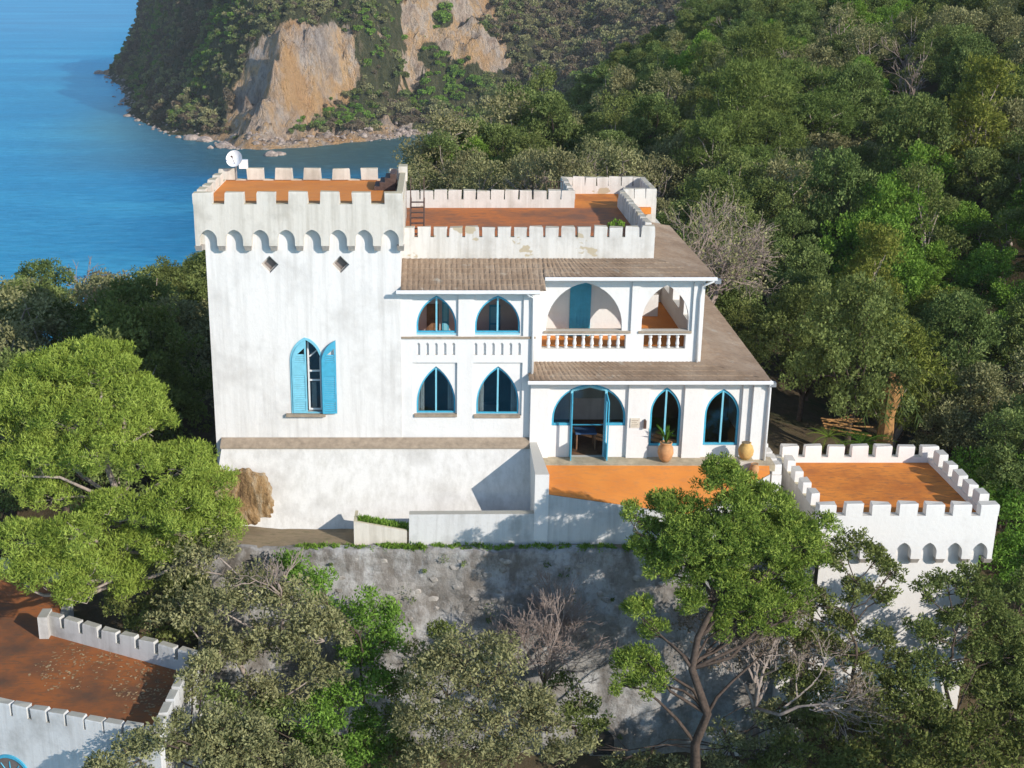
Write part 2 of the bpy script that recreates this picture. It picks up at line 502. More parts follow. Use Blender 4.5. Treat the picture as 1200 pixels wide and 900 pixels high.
def corbel_table(parent, fr, L, n, z0, zs, za, zt, t_out, t_in, cw, mat, cmat, ends=True):
    """overhanging band with n small arches at its foot, and a stone corbel under each pier"""
    pitch = L / n
    hw = (pitch - cw) / 2
    pts = [(0, z0)]
    for i in range(n):
        a = arch(pitch * (i + 0.5), hw, z0, zs, za, 6)
        pts += a
    pts += [(L, z0), (L, zt), (0, zt)]
    clean = [pts[0]]
    for q in pts[1:]:
        if math.hypot(q[0] - clean[-1][0], q[1] - clean[-1][1]) > 1e-4: clean.append(q)
    band = MB().slab(clean, [], t_out, t_in, fr).build('arched_band', mat, parent)
    m = MB()
    ch = 0.22
    m.hexa([(-cw * .36, 0.10, -ch), (cw * .36, 0.10, -ch), (cw * .36, t_in - t_out, -ch), (-cw * .36, t_in - t_out, -ch)],
           [(-cw * .42, -0.02, -.004), (cw * .42, -0.02, -.004), (cw * .42, t_in - t_out, -.004), (-cw * .42, t_in - t_out, -.004)])
    me = m.mesh('corbel', cmat)
    for i in range(n + 1):
        s = min(max(pitch * i, cw * .3), L - cw * .3)
        piece('corbel', me, parent, fr.p(s, t_out, z0), fr.ang)
    return band

def tiled_plane(mb, A, B, C, D, pitch=0.22, row=0.42, amp=0.026):
    """A-B eave, D-C upper edge: rows of half-round tiles"""
    A, B, C, D = [np.array(p, float) for p in (A, B, C, D)]
    nc = max(2, int(np.linalg.norm(B - A) / pitch))
    nr = max(1, int(np.linalg.norm((D + C) / 2 - (A + B) / 2) / row))
    us = np.linspace(0, 1, nc * 4 + 1)
    prof = np.abs(np.sin(np.arange(nc * 4 + 1) * math.pi / 4))
    rows = []
    for r in range(nr):
        rows += [(r / nr, 0.028), ((r + 0.97) / nr, 0.0)]
    nrm = np.cross(B - A, D - A); nrm /= np.linalg.norm(nrm)
    if nrm[2] < 0: nrm = -nrm
    k0 = len(mb.v)
    for v, up in rows:
        jit = rng.normal(0, 0.006, len(us))
        p0, p1 = A + (D - A) * v, B + (C - B) * v
        for i, u in enumerate(us):
            mb.v.append(tuple(p0 + (p1 - p0) * u + nrm * (amp * prof[i] + up + jit[i])))
    n = len(us)
    for r in range(len(rows) - 1):
        for i in range(n - 1):
            a = k0 + r * n + i
            mb.f.append((a, a + 1, a + 1 + n, a + n))
    # underside
    mb.add([A, B, C, D], [(0, 1, 2, 3)])

# ================================================================== TERRAIN, SEA, HEADLAND
def rbf(pts):
    pts = np.array(pts, float)
    xy, z = pts[:, :2], pts[:, 2]
    n = len(xy)
    K = np.hypot(xy[:, None, 0] - xy[None, :, 0], xy[:, None, 1] - xy[None, :, 1])
    A = np.zeros((n + 3, n + 3))
    A[:n, :n] = K; A[:n, n] = 1; A[:n, n + 1:] = xy; A[n, :n] = 1; A[n + 1:, :n] = xy.T
    sol = np.linalg.solve(A, np.concatenate([z, np.zeros(3)]))
    def f(x, y):
        x, y = np.asarray(x, float), np.asarray(y, float)
        s = sol[n] + sol[n + 1] * x + sol[n + 2] * y
        for i in range(n): s = s + sol[i] * np.hypot(x - xy[i, 0], y - xy[i, 1])
        return s
    return f
LOW = rbf([(-40, 0, 14), (0, 0, 16), (40, 0, 18), (-40, 25, 30), (0, 25, 28), (40, 25, 31), (-30, 40, 38), (-14, 38, 39), (-5, 40, 38.5),
           (0, 44.5, 39.3), (7, 44.5, 39.2), (14, 43, 38.5), (22, 42, 39), (35, 42, 40), (60, 42, 42), (-30, 50, 42), (0, 33, 34), (14, 33, 34), (90, 40, 46),
           (-70, 30, 26), (-70, 60, 30), (30, 60, 44), (0, 60, 45), (-60, 0, 8), (150, 20, 52), (80, 0, 30)])
UPP = rbf([(-9, 46, 48.0), (0, 46, 48.05), (12, 46, 48.0), (-9, 60, 48), (5, 60, 48), (16, 56, 48.2), (16, 50, 47.0), (24, 47, 44.5), (30, 55, 45.5), (-14, 50, 44.5),
           (-25, 50, 43), (-20, 60, 46), (-32, 70, 46.0), (-20, 75, 47.5), (-8, 80, 48.5), (-50, 70, 43), (-40, 95, 36), (-15, 105, 44), (-60, 110, 18), (-30, 140, 12), (-10, 150, 30), (-90, 90, 14),
           (-80, 140, -6), (-40, 180, -8), (0, 115, 47), (15, 120, 49.5), (0, 160, 34), (-10, 200, 4), (-90, 50, 26), (-120, 100, -6), (-120, 30, 4),
           (20, 63, 47), (33, 62, 44.5), (27, 70, 45.5), (38, 85, 48), (60, 60, 50), (50, 85, 53), (30, 100, 49), (33, 120, 51.5), (60, 120, 57), (20, 140, 51), (45, 165, 58), (25, 200, 50),
           (85, 160, 66), (45, 195, 61), (130, 190, 78), (110, 100, 68), (100, 60, 60), (60, 230, 62), (110, 260, 76), (10, 230, 22), (30, 280, 30), (160, 300, 84),
           (-10, 300, -10), (50, 330, 22), (20, 400, -8), (80, 400, 10), (-40, 260, -10), (200, 150, 96), (200, 400, 60)])
def height(x, y):
    x, y = np.asarray(x, float), np.asarray(y, float)
    inw = smooth(-12, -9.2, x) * (1 - smooth(15.0, 16.5, x))
    yw = 46.05
    wd = 0.35 + (1 - inw) * 7.0
    k = smooth(0, 1, (y - yw + wd * (1 - inw) * 0.5) / wd)
    z = LOW(x, y) * (1 - k) + UPP(x, y) * k
    flat = smooth(-11, -9, x) * (1 - smooth(14, 17, x)) * smooth(45.7, 46.0, y) * (1 - smooth(66, 70, y))
    nz = fbm(x * 0.12, y * 0.12, 4, 3) * 1.2 + fbm(x * 0.6, y * 0.6, 3, 9) * 0.25
    z = z + nz * (1 - flat) * smooth(44, 42, y) * 0.5 + nz * (1 - flat) * smooth(50, 70, y)
    z = z * (1 - flat) + (48.02 + fbm(x * 0.9, y * 0.9, 3, 5) * 0.05) * flat
    dd = np.maximum(np.maximum(14.6 - x, x - 24.0), np.maximum(y - 46.9, 38.0 - y))
    return np.minimum(z, 39.8 + 1.3 * np.maximum(dd, 0))
def hz(x, y): return float(height(np.array([x]), np.array([y]))[0])

def grid_mesh(name, xs, ys, Z, mat, attrs=None):
    nx, ny = len(xs), len(ys)
    X, Y = np.meshgrid(xs, ys)
    co = np.stack([X, Y, Z], -1).reshape(-1, 3)
    i = np.arange((ny - 1) * nx).reshape(ny - 1, nx)[:, :-1].ravel()
    f = np.stack([i, i + 1, i + 1 + nx, i + nx], -1)
    me = bpy.data.meshes.new(name)
    me.vertices.add(len(co)); me.vertices.foreach_set('co', co.ravel())
    me.loops.add(f.size); me.loops.foreach_set('vertex_index', f.ravel())
    me.polygons.add(len(f)); me.polygons.foreach_set('loop_start', np.arange(len(f)) * 4)
    me.polygons.foreach_set('use_smooth', np.ones(len(f), bool))
    me.update(calc_edges=True)
    for k, a in (attrs or {}).items():
        me.attributes.new(k, 'FLOAT', 'POINT').data.foreach_set('value', a.ravel().astype(np.float32))
    me.materials.append(mat)
    o = bpy.data.objects.new(name, me)
    COL.objects.link(o)
    return o
xs = np.concatenate([np.arange(-140, -40, 4), np.arange(-40, -14, 1.0), np.arange(-14, 26, 0.5), np.arange(26, 70, 1.5), np.arange(70, 262, 6)])
ys = np.concatenate([np.arange(-10, 30, 3), np.arange(30, 45, 0.6), np.arange(45, 47, 0.15), np.arange(47, 70, 0.6), np.arange(70, 140, 2), np.arange(140, 420, 5)])
X, Y = np.meshgrid(xs, ys)
tag(grid_mesh('ground', xs, ys, height(X, Y), M['ground']), kind='structure')

# sea
def mk_sea():
    m, t, out = mat_new('sea_water')
    q = NT(t)
    big = q.noise(q.pos((0.3, 1.0, 1)), 0.012, 9, 0.72)
    c = q.ramp(big, [(0.36, (0.0, 0.14, 0.29)), (0.50, (0.002, 0.25, 0.44)), (0.64, (0.05, 0.43, 0.60))])
    a = q.n('ShaderNodeAttribute', attribute_name='shore')
    c = q.mix(a.outputs['Fac'], c, (0.022, 0.080, 0.082))
    rp = q.noise(q.pos((0.35, 1.0, 1)), 0.42, 4, 0.7)  # light and dark of the wave facets is painted into the water colour
    c = q.mix(q.ramp(rp, [(0.36, (0.6, 0.6, 0.6)), (0.52, (0, 0, 0))]), c, (0.0, 0.09, 0.18))
    c = q.mix(q.ramp(rp, [(0.52, (0, 0, 0)), (0.68, (0.30, 0.30, 0.30))]), c, (0.20, 0.55, 0.72))
    w1 = q.noise(q.pos((0.5, 1.3, 1)), 0.16, 5, 0.65)
    w2 = q.noise(q.pos((0.7, 1.2, 1)), 0.9, 4, 0.65)
    h = q.math('ADD', w1, q.math('MULTIPLY', w2, 0.25))
    nb = q.bump(h, 0.9, 2.4)
    d = q.n('ShaderNodeBsdfDiffuse'); g_ = q.n('ShaderNodeBsdfGlossy')
    g_.inputs['Roughness'].default_value = 0.3
    g_.inputs['Color'].default_value = (0.22, 0.66, 0.95, 1)
    q.l(q.mix(a.outputs['Fac'], (0.22, 0.66, 0.95), (0.42, 0.62, 0.60)), g_.inputs['Color'])
    q.l(c, d.inputs[0]); q.l(nb, d.inputs['Normal']); q.l(nb, g_.inputs['Normal'])
    lw = q.n('ShaderNodeLayerWeight')
    mx = q.n('ShaderNodeMixShader')
    q.l(q.math('ADD', q.math('MULTIPLY', q.math('POWER', lw.outputs['Facing'], 2.0), 0.45), 0.15), mx.inputs[0])
    q.l(d.outputs[0], mx.inputs[1]); q.l(g_.outputs[0], mx.inputs[2]); q.l(mx.outputs[0], out.inputs['Surface'])
    return m
shore_px = [(60, 40), (118, 84), (140, 100), (150, 118), (152, 134), (172, 148), (200, 158), (255, 166), (264, 174), (300, 174), (340, 172), (400, 167), (470, 161), (520, 156), (600, 156), (760, 175)]
SH = [Pz(u, v, 0.0)[:2] for u, v in shore_px[1:]]
SH = [np.array((200.0, 1130.0)), np.array((-60.0, 1080.0)), np.array((-150.0, 1020.0)), np.array((-212.0, 965.0))] + SH
def shore_dist(X, Y):
    """signed: positive on land"""
    best = np.full(X.shape, 1e9)
    for a, b in zip(SH[:-1], SH[1:]):
        d = b - a
        t = np.clip(((X - a[0]) * d[0] + (Y - a[1]) * d[1]) / d.dot(d), 0, 1)
        best = np.minimum(best, np.hypot(X - a[0] - t * d[0], Y - a[1] - t * d[1]))
    # land is on the left hand when walking the line: even-odd test against closed polygon
    poly = SH + [np.array((600.0, SH[-1][1])), np.array((600.0, 1130.0))]
    ins = np.zeros(X.shape, bool)
    for a, b in zip(poly, poly[1:] + poly[:1]):
        c = ((a[1] > Y) != (b[1] > Y))
        xi = a[0] + (Y - a[1]) / (b[1] - a[1] + 1e-12) * (b[0] - a[0])
        ins ^= c & (X < xi)
    return np.where(ins, best, -best)
sx = np.concatenate([[-30000, -8000, -2500, -900], np.arange(-420, 260, 10), [400, 900, 2500, 8000, 30000]]).astype(float)
sy = np.concatenate([[-2000, -200], np.arange(60, 1000, 12), [1300, 2000, 5000, 15000, 40000]]).astype(float)
X, Y = np.meshgrid(sx, sy)
sd = shore_dist(X + fbm(X * .02, Y * .02, 3, 31) * 18, Y + fbm(X * .02, Y * .02, 3, 37) * 25)
shore = smooth(-95, -8, sd) * 0.8 * np.clip(smooth(-210, -120, X), 0.15, 1)
shore = np.maximum(shore, 1.0 * smooth(-120, -70, X) * smooth(430, 480, Y) * (Y < 700))
shore = shore * (1 - smooth(850, 950, Y))
tag(grid_mesh('sea', sx, sy, X * 0, mk_sea(), {'shore': shore}), kind='structure')

# headland
def mk_rock():
    m, t, out = mat_new('headland_rock_and_scrub')
    q = NT(t)
    a = q.n('ShaderNodeAttribute', attribute_name='rock')
    n1 = q.noise(q.pos((1, 1, 0.5)), 0.05, 7, 0.7)
    n2 = q.noise(q.pos((1, 1, 0.4)), 0.32, 6, 0.75)
    n3 = q.noise(q.pos((1, 1, 0.7)), 0.022, 4, 0.6)
    n4 = q.noise(q.pos((1, 1, 0.25)), 0.85, 5, 0.7)
    rock = q.ramp(n1, [(0.34, (0.36, 0.27, 0.21)), (0.42, (0.62, 0.49, 0.38)), (0.50, (0.72, 0.46, 0.23)), (0.56, (0.66, 0.54, 0.43)), (0.66, (0.46, 0.33, 0.25))])
    rock = q.mix(q.ramp(n3, [(0.54, (0, 0, 0)), (0.64, (0.6, 0.6, 0.6))]), rock, (0.46, 0.43, 0.42))
    rock = q.mix(q.ramp(n2, [(0.5, (0, 0, 0)), (0.70, (0.75, 0.75, 0.75))]), rock, (0.22, 0.16, 0.12))
    rock = q.mix(q.ramp(n4, [(0.52, (0, 0, 0)), (0.68, (0.7, 0.7, 0.7))]), rock, (0.26, 0.20, 0.155))
    def ridged(scale, vec):
        nd = q.n('ShaderNodeTexNoise', noise_type='RIDGED_MULTIFRACTAL')
        nd.inputs['Scale'].default_value = scale; nd.inputs['Detail'].default_value = 7; nd.inputs['Roughness'].default_value = 0.6
        nd.inputs['Distortion'].default_value = 0.6
        q.l(vec, nd.inputs['Vector']); return nd.outputs['Fac']
    rg = ridged(0.055, q.pos((1, 1, 0.4)))
    crack = q.ramp(rg, [(0.62, (0, 0, 0)), (1.0, (1, 1, 1))])
    rust = q.noise(q.pos((1, 1, 0.5)), 0.035, 5, 0.65)
    rock = q.mix(q.ramp(rust, [(0.50, (0, 0, 0)), (0.60, (0.85, 0.85, 0.85))]), rock, (0.62, 0.36, 0.16))
    rock = q.mix(q.math('MULTIPLY', crack, 0.55), rock, (0.17, 0.12, 0.09))
    scrub = q.ramp(n2, [(0.35, (0.05, 0.06, 0.03)), (0.55, (0.10, 0.105, 0.05)), (0.7, (0.20, 0.16, 0.10))])
    f = q.ramp(q.math('ADD', a.outputs['Fac'], q.math('MULTIPLY', q.math('SUBTRACT', n2, 0.5), 0.9)), [(0.45, (0, 0, 0)), (0.55, (1, 1, 1))])
    c = q.mix(f, scrub, rock)
    q.bsdf(out, c, 0.95, q.bump(q.math('SUBTRACT', q.math('ADD', n2, q.math('MULTIPLY', n1, 1.5)), q.math('MULTIPLY', crack, 0.8)), 1.0, 6.0), 0.1)
    return m
hx = np.arange(-300, 420, 2.2)
hy = np.concatenate([np.arange(470, 700, 1.7), np.arange(700, 1120, 4.0)])
X, Y = np.meshgrid(hx, hy)
wob = fbm(X * .03, Y * .03, 4, 11) * 16 + fbm(X * .11, Y * .11, 3, 17) * 5
D = shore_dist(X, Y + wob * 0.5 * smooth(-140, -80, X)) + wob * 0.35
lft = smooth(-95, -150, X)
rgt = smooth(-20, 60, X)
steep = 1.0 + 0.55 * lft - 0.62 * rgt
top = 68 - 20 * lft
bench = smooth(8, 40, D)
Zh = np.where(D < 0, D * 0.6 - 0.6, 0)
prof = D * (0.30 + steep * bench)
prof = np.where(prof > top, top + (prof - top) * 0.28, prof)
Zh = np.where(D >= 0, prof - 0.3, Zh)
cl = fbm(X * .045, Y * .045, 4, 23)
gul = np.abs(fbm(X * .035 + 5, Y * .012, 4, 29))
Zh = Zh + smooth(3, 25, D) * (cl * 7 - gul * 8 * (1 - rgt * .5) + fbm(X * .2, Y * .2, 3, 41) * 4)
Zh = Zh + smooth(-1, 4, D) * np.abs(fbm(X * .35, Y * .35, 3, 43)) * 3.0
ca, sa = math.cos(.5), math.sin(.5)
Xr, Yr = X * ca + Y * sa + fbm(X * .1, Y * .1, 2, 57) * 8, -X * sa + Y * ca + fbm(X * .1, Y * .1, 2, 59) * 8
crag = (_hash(np.floor(Xr / 9), np.floor(Yr / 7), 3) - .5) * 7 + (_hash(np.floor(Xr / 4.3), np.floor(Yr / 5.1), 5) - .5) * 4.5
Zh = Zh + smooth(2, 12, D) * crag * (1 - .5 * rgt)
rdg = 1 - np.abs(fbm(X * .075 + Y * .02, Y * .03, 3, 47)) * 2.6
Zh = Zh + smooth(4, 20, D) * (1 - .6 * rgt) * (rdg * 6 - np.abs(fbm(X * .22, Y * .10, 3, 49)) * 9 + fbm(X * .4, Y * .3, 3, 53) * 3)
U, V = project(X, Y, Zh)
def blob(u, v, ru, rv): return np.clip(1.25 - ((U - u) / ru) ** 2 - ((V - v) / rv) ** 2, 0, 1)
rock = np.zeros_like(U)
for b in [(345, 85, 72, 68), (390, 75, 50, 60), (315, 120, 52, 46), (300, 145, 45, 22), (350, 40, 30, 20), (470, 30, 60, 40), (475, 80, 34, 30), (545, 30, 44, 50), (575, 60, 22, 30), (520, 5, 40, 18), (260, 165, 18, 12),
          (400, 160, 90, 9), (470, 143, 40, 12), (330, 165, 70, 10), (595, 75, 14, 10), (610, 130, 30, 6), (570, 128, 10, 9), (120, 84, 10, 5), (688, 40, 9, 7), (775, 10, 10, 8), (650, 45, 10, 4)]:
    rock = np.maximum(rock, blob(*b))
rock = np.maximum(rock, smooth(7, 2, D) * 0.75 * (X > -100))
for b in [(520, 20, 14, 16), (428, 60, 12, 12), (425, 5, 10, 12), (445, 18, 20, 8), (500, 62, 12, 14)]:
    rock = rock * (1 - np.clip(blob(*b), 0, 1) * .9)
brk = smooth(.02, .28, fbm(X * .055 + 9, Y * .055, 4, 67) + .12 * smooth(420, 520, U))
rock = np.clip(rock - .7 * brk * (.12 + .88 * smooth(400, 450, U)), 0, 1)
tag(grid_mesh('headland', hx, hy, Zh, mk_rock(), {'rock': rock}), kind='structure')
HEAD = (hx, hy, Zh, rock, D)

# ================================================================== CASTLE
def px(Y, v):  # metres per pixel on plane Y near row v
    return Y / (cp - (v - CY) / FPX * sp) / FPX
def r2(f, *a): return f(*a)

# ---------------- left square tower
TY = 49.95                       # tower front
TX0, TX1 = -9.12, -1.38
TB = 55.75
tower = thing('square_tower', 'tall white square tower with battlements, small corbel arches and one blue arched window', 'tower', ((TX0 + TX1) / 2, 52.8, 48))
ztop = zof(226, 49.5); zgap = ztop - 0.47; zfl = ztop - 0.52
zband = zof(289, 49.5)
diam = []
for uu in (316, 399):
    cx_, cz_ = xof(uu, 310, TY), zof(310, TY)
    r_ = 10.5 * px(TY, 310)
    diam.append([(cx_ - r_, cz_), (cx_, cz_ - r_), (cx_ + r_, cz_), (cx_, cz_ + r_)])
wx0, wx1 = xof(342, 440, TY), xof(377, 440, TY)
wcx, whw = (wx0 + wx1) / 2, (wx1 - wx0) / 2
wzb, wza, wzs = zof(484, TY), zof(397, TY), zof(424, TY)
win = arch(wcx, whw, wzb, wzs, wza)
MB().slab([(TX0, 47.6), (TX1, 47.6), (TX1, zgap - 1.0), (TX0, zgap - 1.0)], diam + [win], TY, TY + 0.4).build('front_wall', M['plaster'], tower)
mb = MB().box(TX0, TX0 + 0.4, TY + 0.402, TB, 40, zgap - 1.0); mb.box(TX1 - 0.4, TX1, TY + 0.402, TB, 48, zgap - 1.0); mb.box(TX0 + .402, TX1 - .402, TB - .4, TB, 46, zgap - 1.0)
mb.build('side_wall', M['plaster'], tower)
OV = 0.32
fr = Frame(TX0 - OV, TY - OV)
Lf = TX1 - TX0 + 2 * OV - 0.2
corbel_table(tower, fr, Lf, 8, zband, zof(282, 49.5), zof(270, 49.5), zgap, 0, OV, 0.34, M['parapet'], M['corbel'])
frl = Frame(TX0 - OV, TB + OV, -math.pi / 2)
Ll = TB - TY + 2 * OV
corbel_table(tower, Frame(TX0 - OV, TB + OV - 0.01, -math.pi / 2), Ll - OV - 0.01, 6, zband, zof(282, 49.5), zof(270, 49.5), zgap, 0.0, OV, 0.34, M['parapet'], M['corbel'])
frr = Frame(TX1 + OV - 0.2, TY, math.pi / 2)
MB().box(TX1 - .25, TX1 + OV - 0.2, TY + 0.002, TB + OV, zband, zgap).build('parapet_wall', M['parapet'], tower)
MB().box(TX0 - OV, TX1 + OV - .2, TB + 0.05, TB + OV, zband, zgap - 0.01).build('parapet_wall', M['parapet'], tower)
MB().box(TX0 + .0, TX1 - .26, TY + .003, TB + .04, zfl - 0.3, zfl).build('roof_terrace', M['orange'], tower)
merlons(tower, fr, Lf, 7, 0.74, 0.34, 0.47, zgap, M['parapet'])
merlons(tower, Frame(TX0 - OV, TB + OV - 0.34), Lf, 7, 0.74, 0.34, 0.5, zgap - .012, M['parapet'])
merlons(tower, Frame(TX0 - OV, TB + OV - 1.1, -math.pi / 2), Ll - 2.0, 4, 0.72, 0.34, 0.42, zgap - .003, M['parapet'])
# solid right parapet end with its tall corner block
MB().box(TX1 - .14, TX1 + OV - .22, TY + .1, TB + OV - .40, zgap, zgap + 0.36).build('parapet_coping', M['parapet'], tower)
MB().box(TX1 - .2, TX1 + OV - .15, TB - .4, TB + OV + .01, zgap - .02, zgap + .62).build('corner_block', M['parapet'], tower)
m = MB()
for k in range(4): m.box(TX1 - 1.15 + k * .22, TX1 - .26, TB - 2.6, TB - 1.2, zfl + .004 + k * .17, zfl + .17 + k * .17)
m.build('steps', M['rust_metal'], tower)
for d, uu in zip(diam, (316, 399)):
    f = MB().slab(inset(d, sum(p[0] for p in d) / 4, sum(p[1] for p in d) / 4, 0.995), [inset(d, sum(p[0] for p in d) / 4, sum(p[1] for p in d) / 4, 0.72)], TY + .18, TY + .26).build('diamond_window', M['corbel'], tower)
    MB().slab(inset(d, sum(p[0] for p in d) / 4, sum(p[1] for p in d) / 4, 0.8), [], TY + .263, TY + .275).build('pane', M['dark_inside'], f)
# blue window: frame, closed left shutter, open right shutter, white sash inside
wf = MB().slab([(x + (0.05 if x > wcx else -0.05), z + (0.06 if z > wzb + .1 else -.0)) for x, z in win], [scale_arch(wcx, whw, wzb, wzs, wza, 0.03)], TY - .03, TY + .12).build('window', M['blue_light'], tower)
inn = scale_arch(wcx, whw, wzb, wzs, wza, 0.05)
MB().slab(inn, [], TY + .32, TY + .33).build('pane', M['glass'], wf)
m = MB()
m.box(wcx + .02, wcx + .09, TY + .24, TY + .31, wzb + .06, wza - .2)
m.box(wx1 - .10, wx1 - .04, TY + .24, TY + .31, wzb + .06, wzs + .12)
for zz in (wzb + .06, wzb + 1.32, wzb + 1.72): m.box(wcx + .092, wx1 - .102, TY + .245, TY + .30, zz, zz + .07)
m.tube([(wcx + .1, TY + .27, wzs + .15), (wx1 - .18, TY + .27, wzs + .42)], .03, 4)
m.build('sash', M['white_trim'], wf)
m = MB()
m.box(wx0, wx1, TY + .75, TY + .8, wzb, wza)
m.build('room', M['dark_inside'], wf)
MB().box(wcx + .14, wcx + .34, TY + .44, TY + .48, wzb + .05, wzb + 1.2).build('curtain', M['curtain'], wf)
def half_leaf(side, cx, hw, zb, zs, za, d=0.0):
    full = arch(cx, hw, zb, zs, za, 10)
    mid = len(full) // 2
    if side < 0: h = full[:mid + 1] + [(cx, zb)]
    else: h = [(cx, zb)] + full[mid:]
    return h
def shutter(side, parent, fr, mat, name='shutter'):
    hw, zb, zs, za = whw - 0.02, wzb + .02, wzs, wza - .03
    h = half_leaf(side, 0, hw, zb, zs, za)
    cxm = sum(p[0] for p in h) / len(h)
    s = 1 if side > 0 else -1
    holes = []
    xa, xb = sorted((0.07 * s, (hw - .07) * s))
    for z0, z1 in ((zb + .1, zb + .52), (zb + .60, zb + 1.62)):
        holes.append([(xa, z0), (xb, z0), (xb, z1), (xa, z1)])
    xt = 0.07 * s
    holes.append([(xt, zs + .0), ((hw - .09) * s, zs + .0), ((hw - .17) * s, zs + .28), (0.07 * s, zs + .6)] if s > 0 else [((hw - .09) * s, zs), (xt, zs), (xt, zs + .6), ((hw - .17) * s, zs + .28)])
    o = MB().slab(h, holes, 0, 0.05, fr).build(name, mat, parent)
    m = MB()
    for z0, z1 in ((zb + .1, zb + .52), (zb + .60, zb + 1.62), (zs + .0, zs + .34)):
        k = int((z1 - z0) / .075)
        for i in range(k):
            z = z0 + (i + .5) * (z1 - z0) / k
            m.hexa([fr.p(xa + .002, .006, z - .03), fr.p(xb - .002, .006, z - .03), fr.p(xb - .002, .018, z - .03), fr.p(xa + .002, .018, z - .03)],
                   [fr.p(xa + .002, .034, z + .03), fr.p(xb - .002, .034, z + .03), fr.p(xb - .002, .046, z + .03), fr.p(xa + .002, .046, z + .03)])
    lo = m.build('louvre', mat, o, kind='stuff')
    return o
shutter(-1, tower, Frame(wcx, TY - .065), M['blue_light'])
# the right leaf swung open about its hinge on the right jamb
fo = Frame(wx1 + whw * 1.0, TY - .13, math.radians(4))
o = shutter(-1, tower, fo, M['blue']); 
MB().box(wx0 - .28, wx1 + .12, TY - .16, TY - .002, wzb - .13, wzb - .005).build('window_sill', M['sill'], tower)

# ---------------- main house
house = thing('castle_house', 'white two storey house with pointed arch windows, brown tiled roofs and a battlemented roof terrace', 'house', (4.5, 55, 48))
LY = 50.0
LX0, LX1 = TX1 + 0.003, xof(626, 400, LY)
RY = 50.9
RX1 = xof(823, 390, RY)
AY = 49.75
AX0, AX1 = xof(621, 500, AY), xof(896, 490, AY)
zledge = 51.2
def recess(u0, u1, v0, v1, Y): return [(xof(u0, v1, Y), zof(v1, Y)), (xof(u1, v1, Y), zof(v1, Y)), (xof(u1, v1, Y), zof(v0, Y)), (xof(u0, v1, Y), zof(v0, Y))]
zeL = zof(341, 49.6)
# left bay: skin with recessed panels, then the arched wall behind
pan = [recess(483, 537, 349 - 5, 394, LY), recess(555, 613, 344, 394, LY), recess(484, 535.5, 425, 486, LY), recess(554, 611, 425, 487, LY)]
nich = []
for us in (np.linspace(490.5, 531.5, 5), np.linspace(557.5, 608.5, 6)):
    for uu in us:
        a, b, z0, z1 = xof(uu - 1.9, 408, LY), xof(uu + 1.9, 408, LY), zof(416, LY), zof(401.5, LY)
        nich.append([(a, z0), (b, z0), (b, z1 - .07), ((a + b) / 2, z1), (a, z1 - .07)])
MB().slab([(LX0, zledge), (LX1, zledge), (LX1, zeL + .1), (LX0, zeL + .1)], pan + nich, LY, LY + .09).build('left_bay_skin', M['clean'], house)
arL = []
ARS = []
for (cu, hwp, v1, vs, v0) in ((511.5, 23.5, 391, 383, 347), (583, 26.5, 391, 383, 347), (511, 22.8, 485, 474, 430), (583, 25, 486, 474, 430)):
    k = px(LY, v1)
    ARS.append((xof(cu, v1, LY), hwp * k, zof(v1, LY), zof(vs, LY), zof(v0, LY)))
    arL.append(arch(*ARS[-1]))
MB().slab([(LX0 + .001, zledge + .01), (LX1 - .001, zledge + .01), (LX1 - .001, zeL + .09), (LX0 + .001, zeL + .09)], arL, LY + .091, LY + .32).build('left_bay_wall', M['clean'], house)
def gothic_window(a, Y, parent, fmat=M['blue'], mull=True, glass=True, depth=.1, d=0.07):
    o = MB().slab(arch(*[a[0], a[1] - .003, a[2] + .003, a[3], a[4] - .004]), [scale_arch(*a, d)], Y, Y + depth).build('window', fmat, parent)
    if mull: MB().box(a[0] - .035, a[0] + .035, Y - .02, Y + depth - .02, a[2] + d, a[4] - d * 1.2).build('mullion', M['blue_light'], o)
    if glass: MB().slab(scale_arch(*a, d * .8), [], Y + depth * .5 - .004, Y + depth * .5 + .004).build('pane', M['glass'], o)
    return o
for k_, a in enumerate(ARS): gothic_window(a, LY + .15, house, glass=k_ > 1)
for i, a in enumerate(ARS[2:]):
    MB().box(a[0] - a[1] - .09, a[0] + a[1] + .06, LY - .07, LY + .14, a[2] - .12, a[2] - .003).build('window_sill', M['sill'], house)
zs_ = zof(395, LY)
MB().box(LX0, LX1 + .05, LY - .06, LY - .001, zs_ - .06, zs_ + .02).build('sill_course', M['sill'], house)
for a in ARS[:2]: MB().box(a[0] - a[1], a[0] + a[1], LY + .0905, LY + .149, a[2] - .07, a[2] - .002).build('window_sill', M['blue_light'], house)
# rooms behind the left bay
def room(x0, x1, y0, y1, z0, z1, mat, floor, nm):
    MB().quad((x0, y1, z0), (x1, y1, z0), (x1, y1, z1), (x0, y1, z1)).quad((x0, y0, z0), (x0, y1, z0), (x0, y1, z1), (x0, y0, z1)).quad((x1, y0, z0), (x1, y1, z0), (x1, y1, z1), (x1, y0, z1)).quad((x0, y0, z1), (x1, y0, z1), (x1, y1, z1), (x0, y1, z1)).build(nm, mat, house)
    MB().quad((x0, y0, z0), (x1, y0, z0), (x1, y1, z0), (x0, y1, z0)).build('room_floor', floor, house)
zf2 = zof(396, LY) - 0.75
zf1 = 50.75
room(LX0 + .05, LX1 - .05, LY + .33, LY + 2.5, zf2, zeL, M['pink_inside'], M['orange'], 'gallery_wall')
room(LX0 + .05, LX1 - .05, LY + .33, LY + 4.2, zf1, zf2 - .1, M['dark_inside'], M['wood'], 'salon_wall')
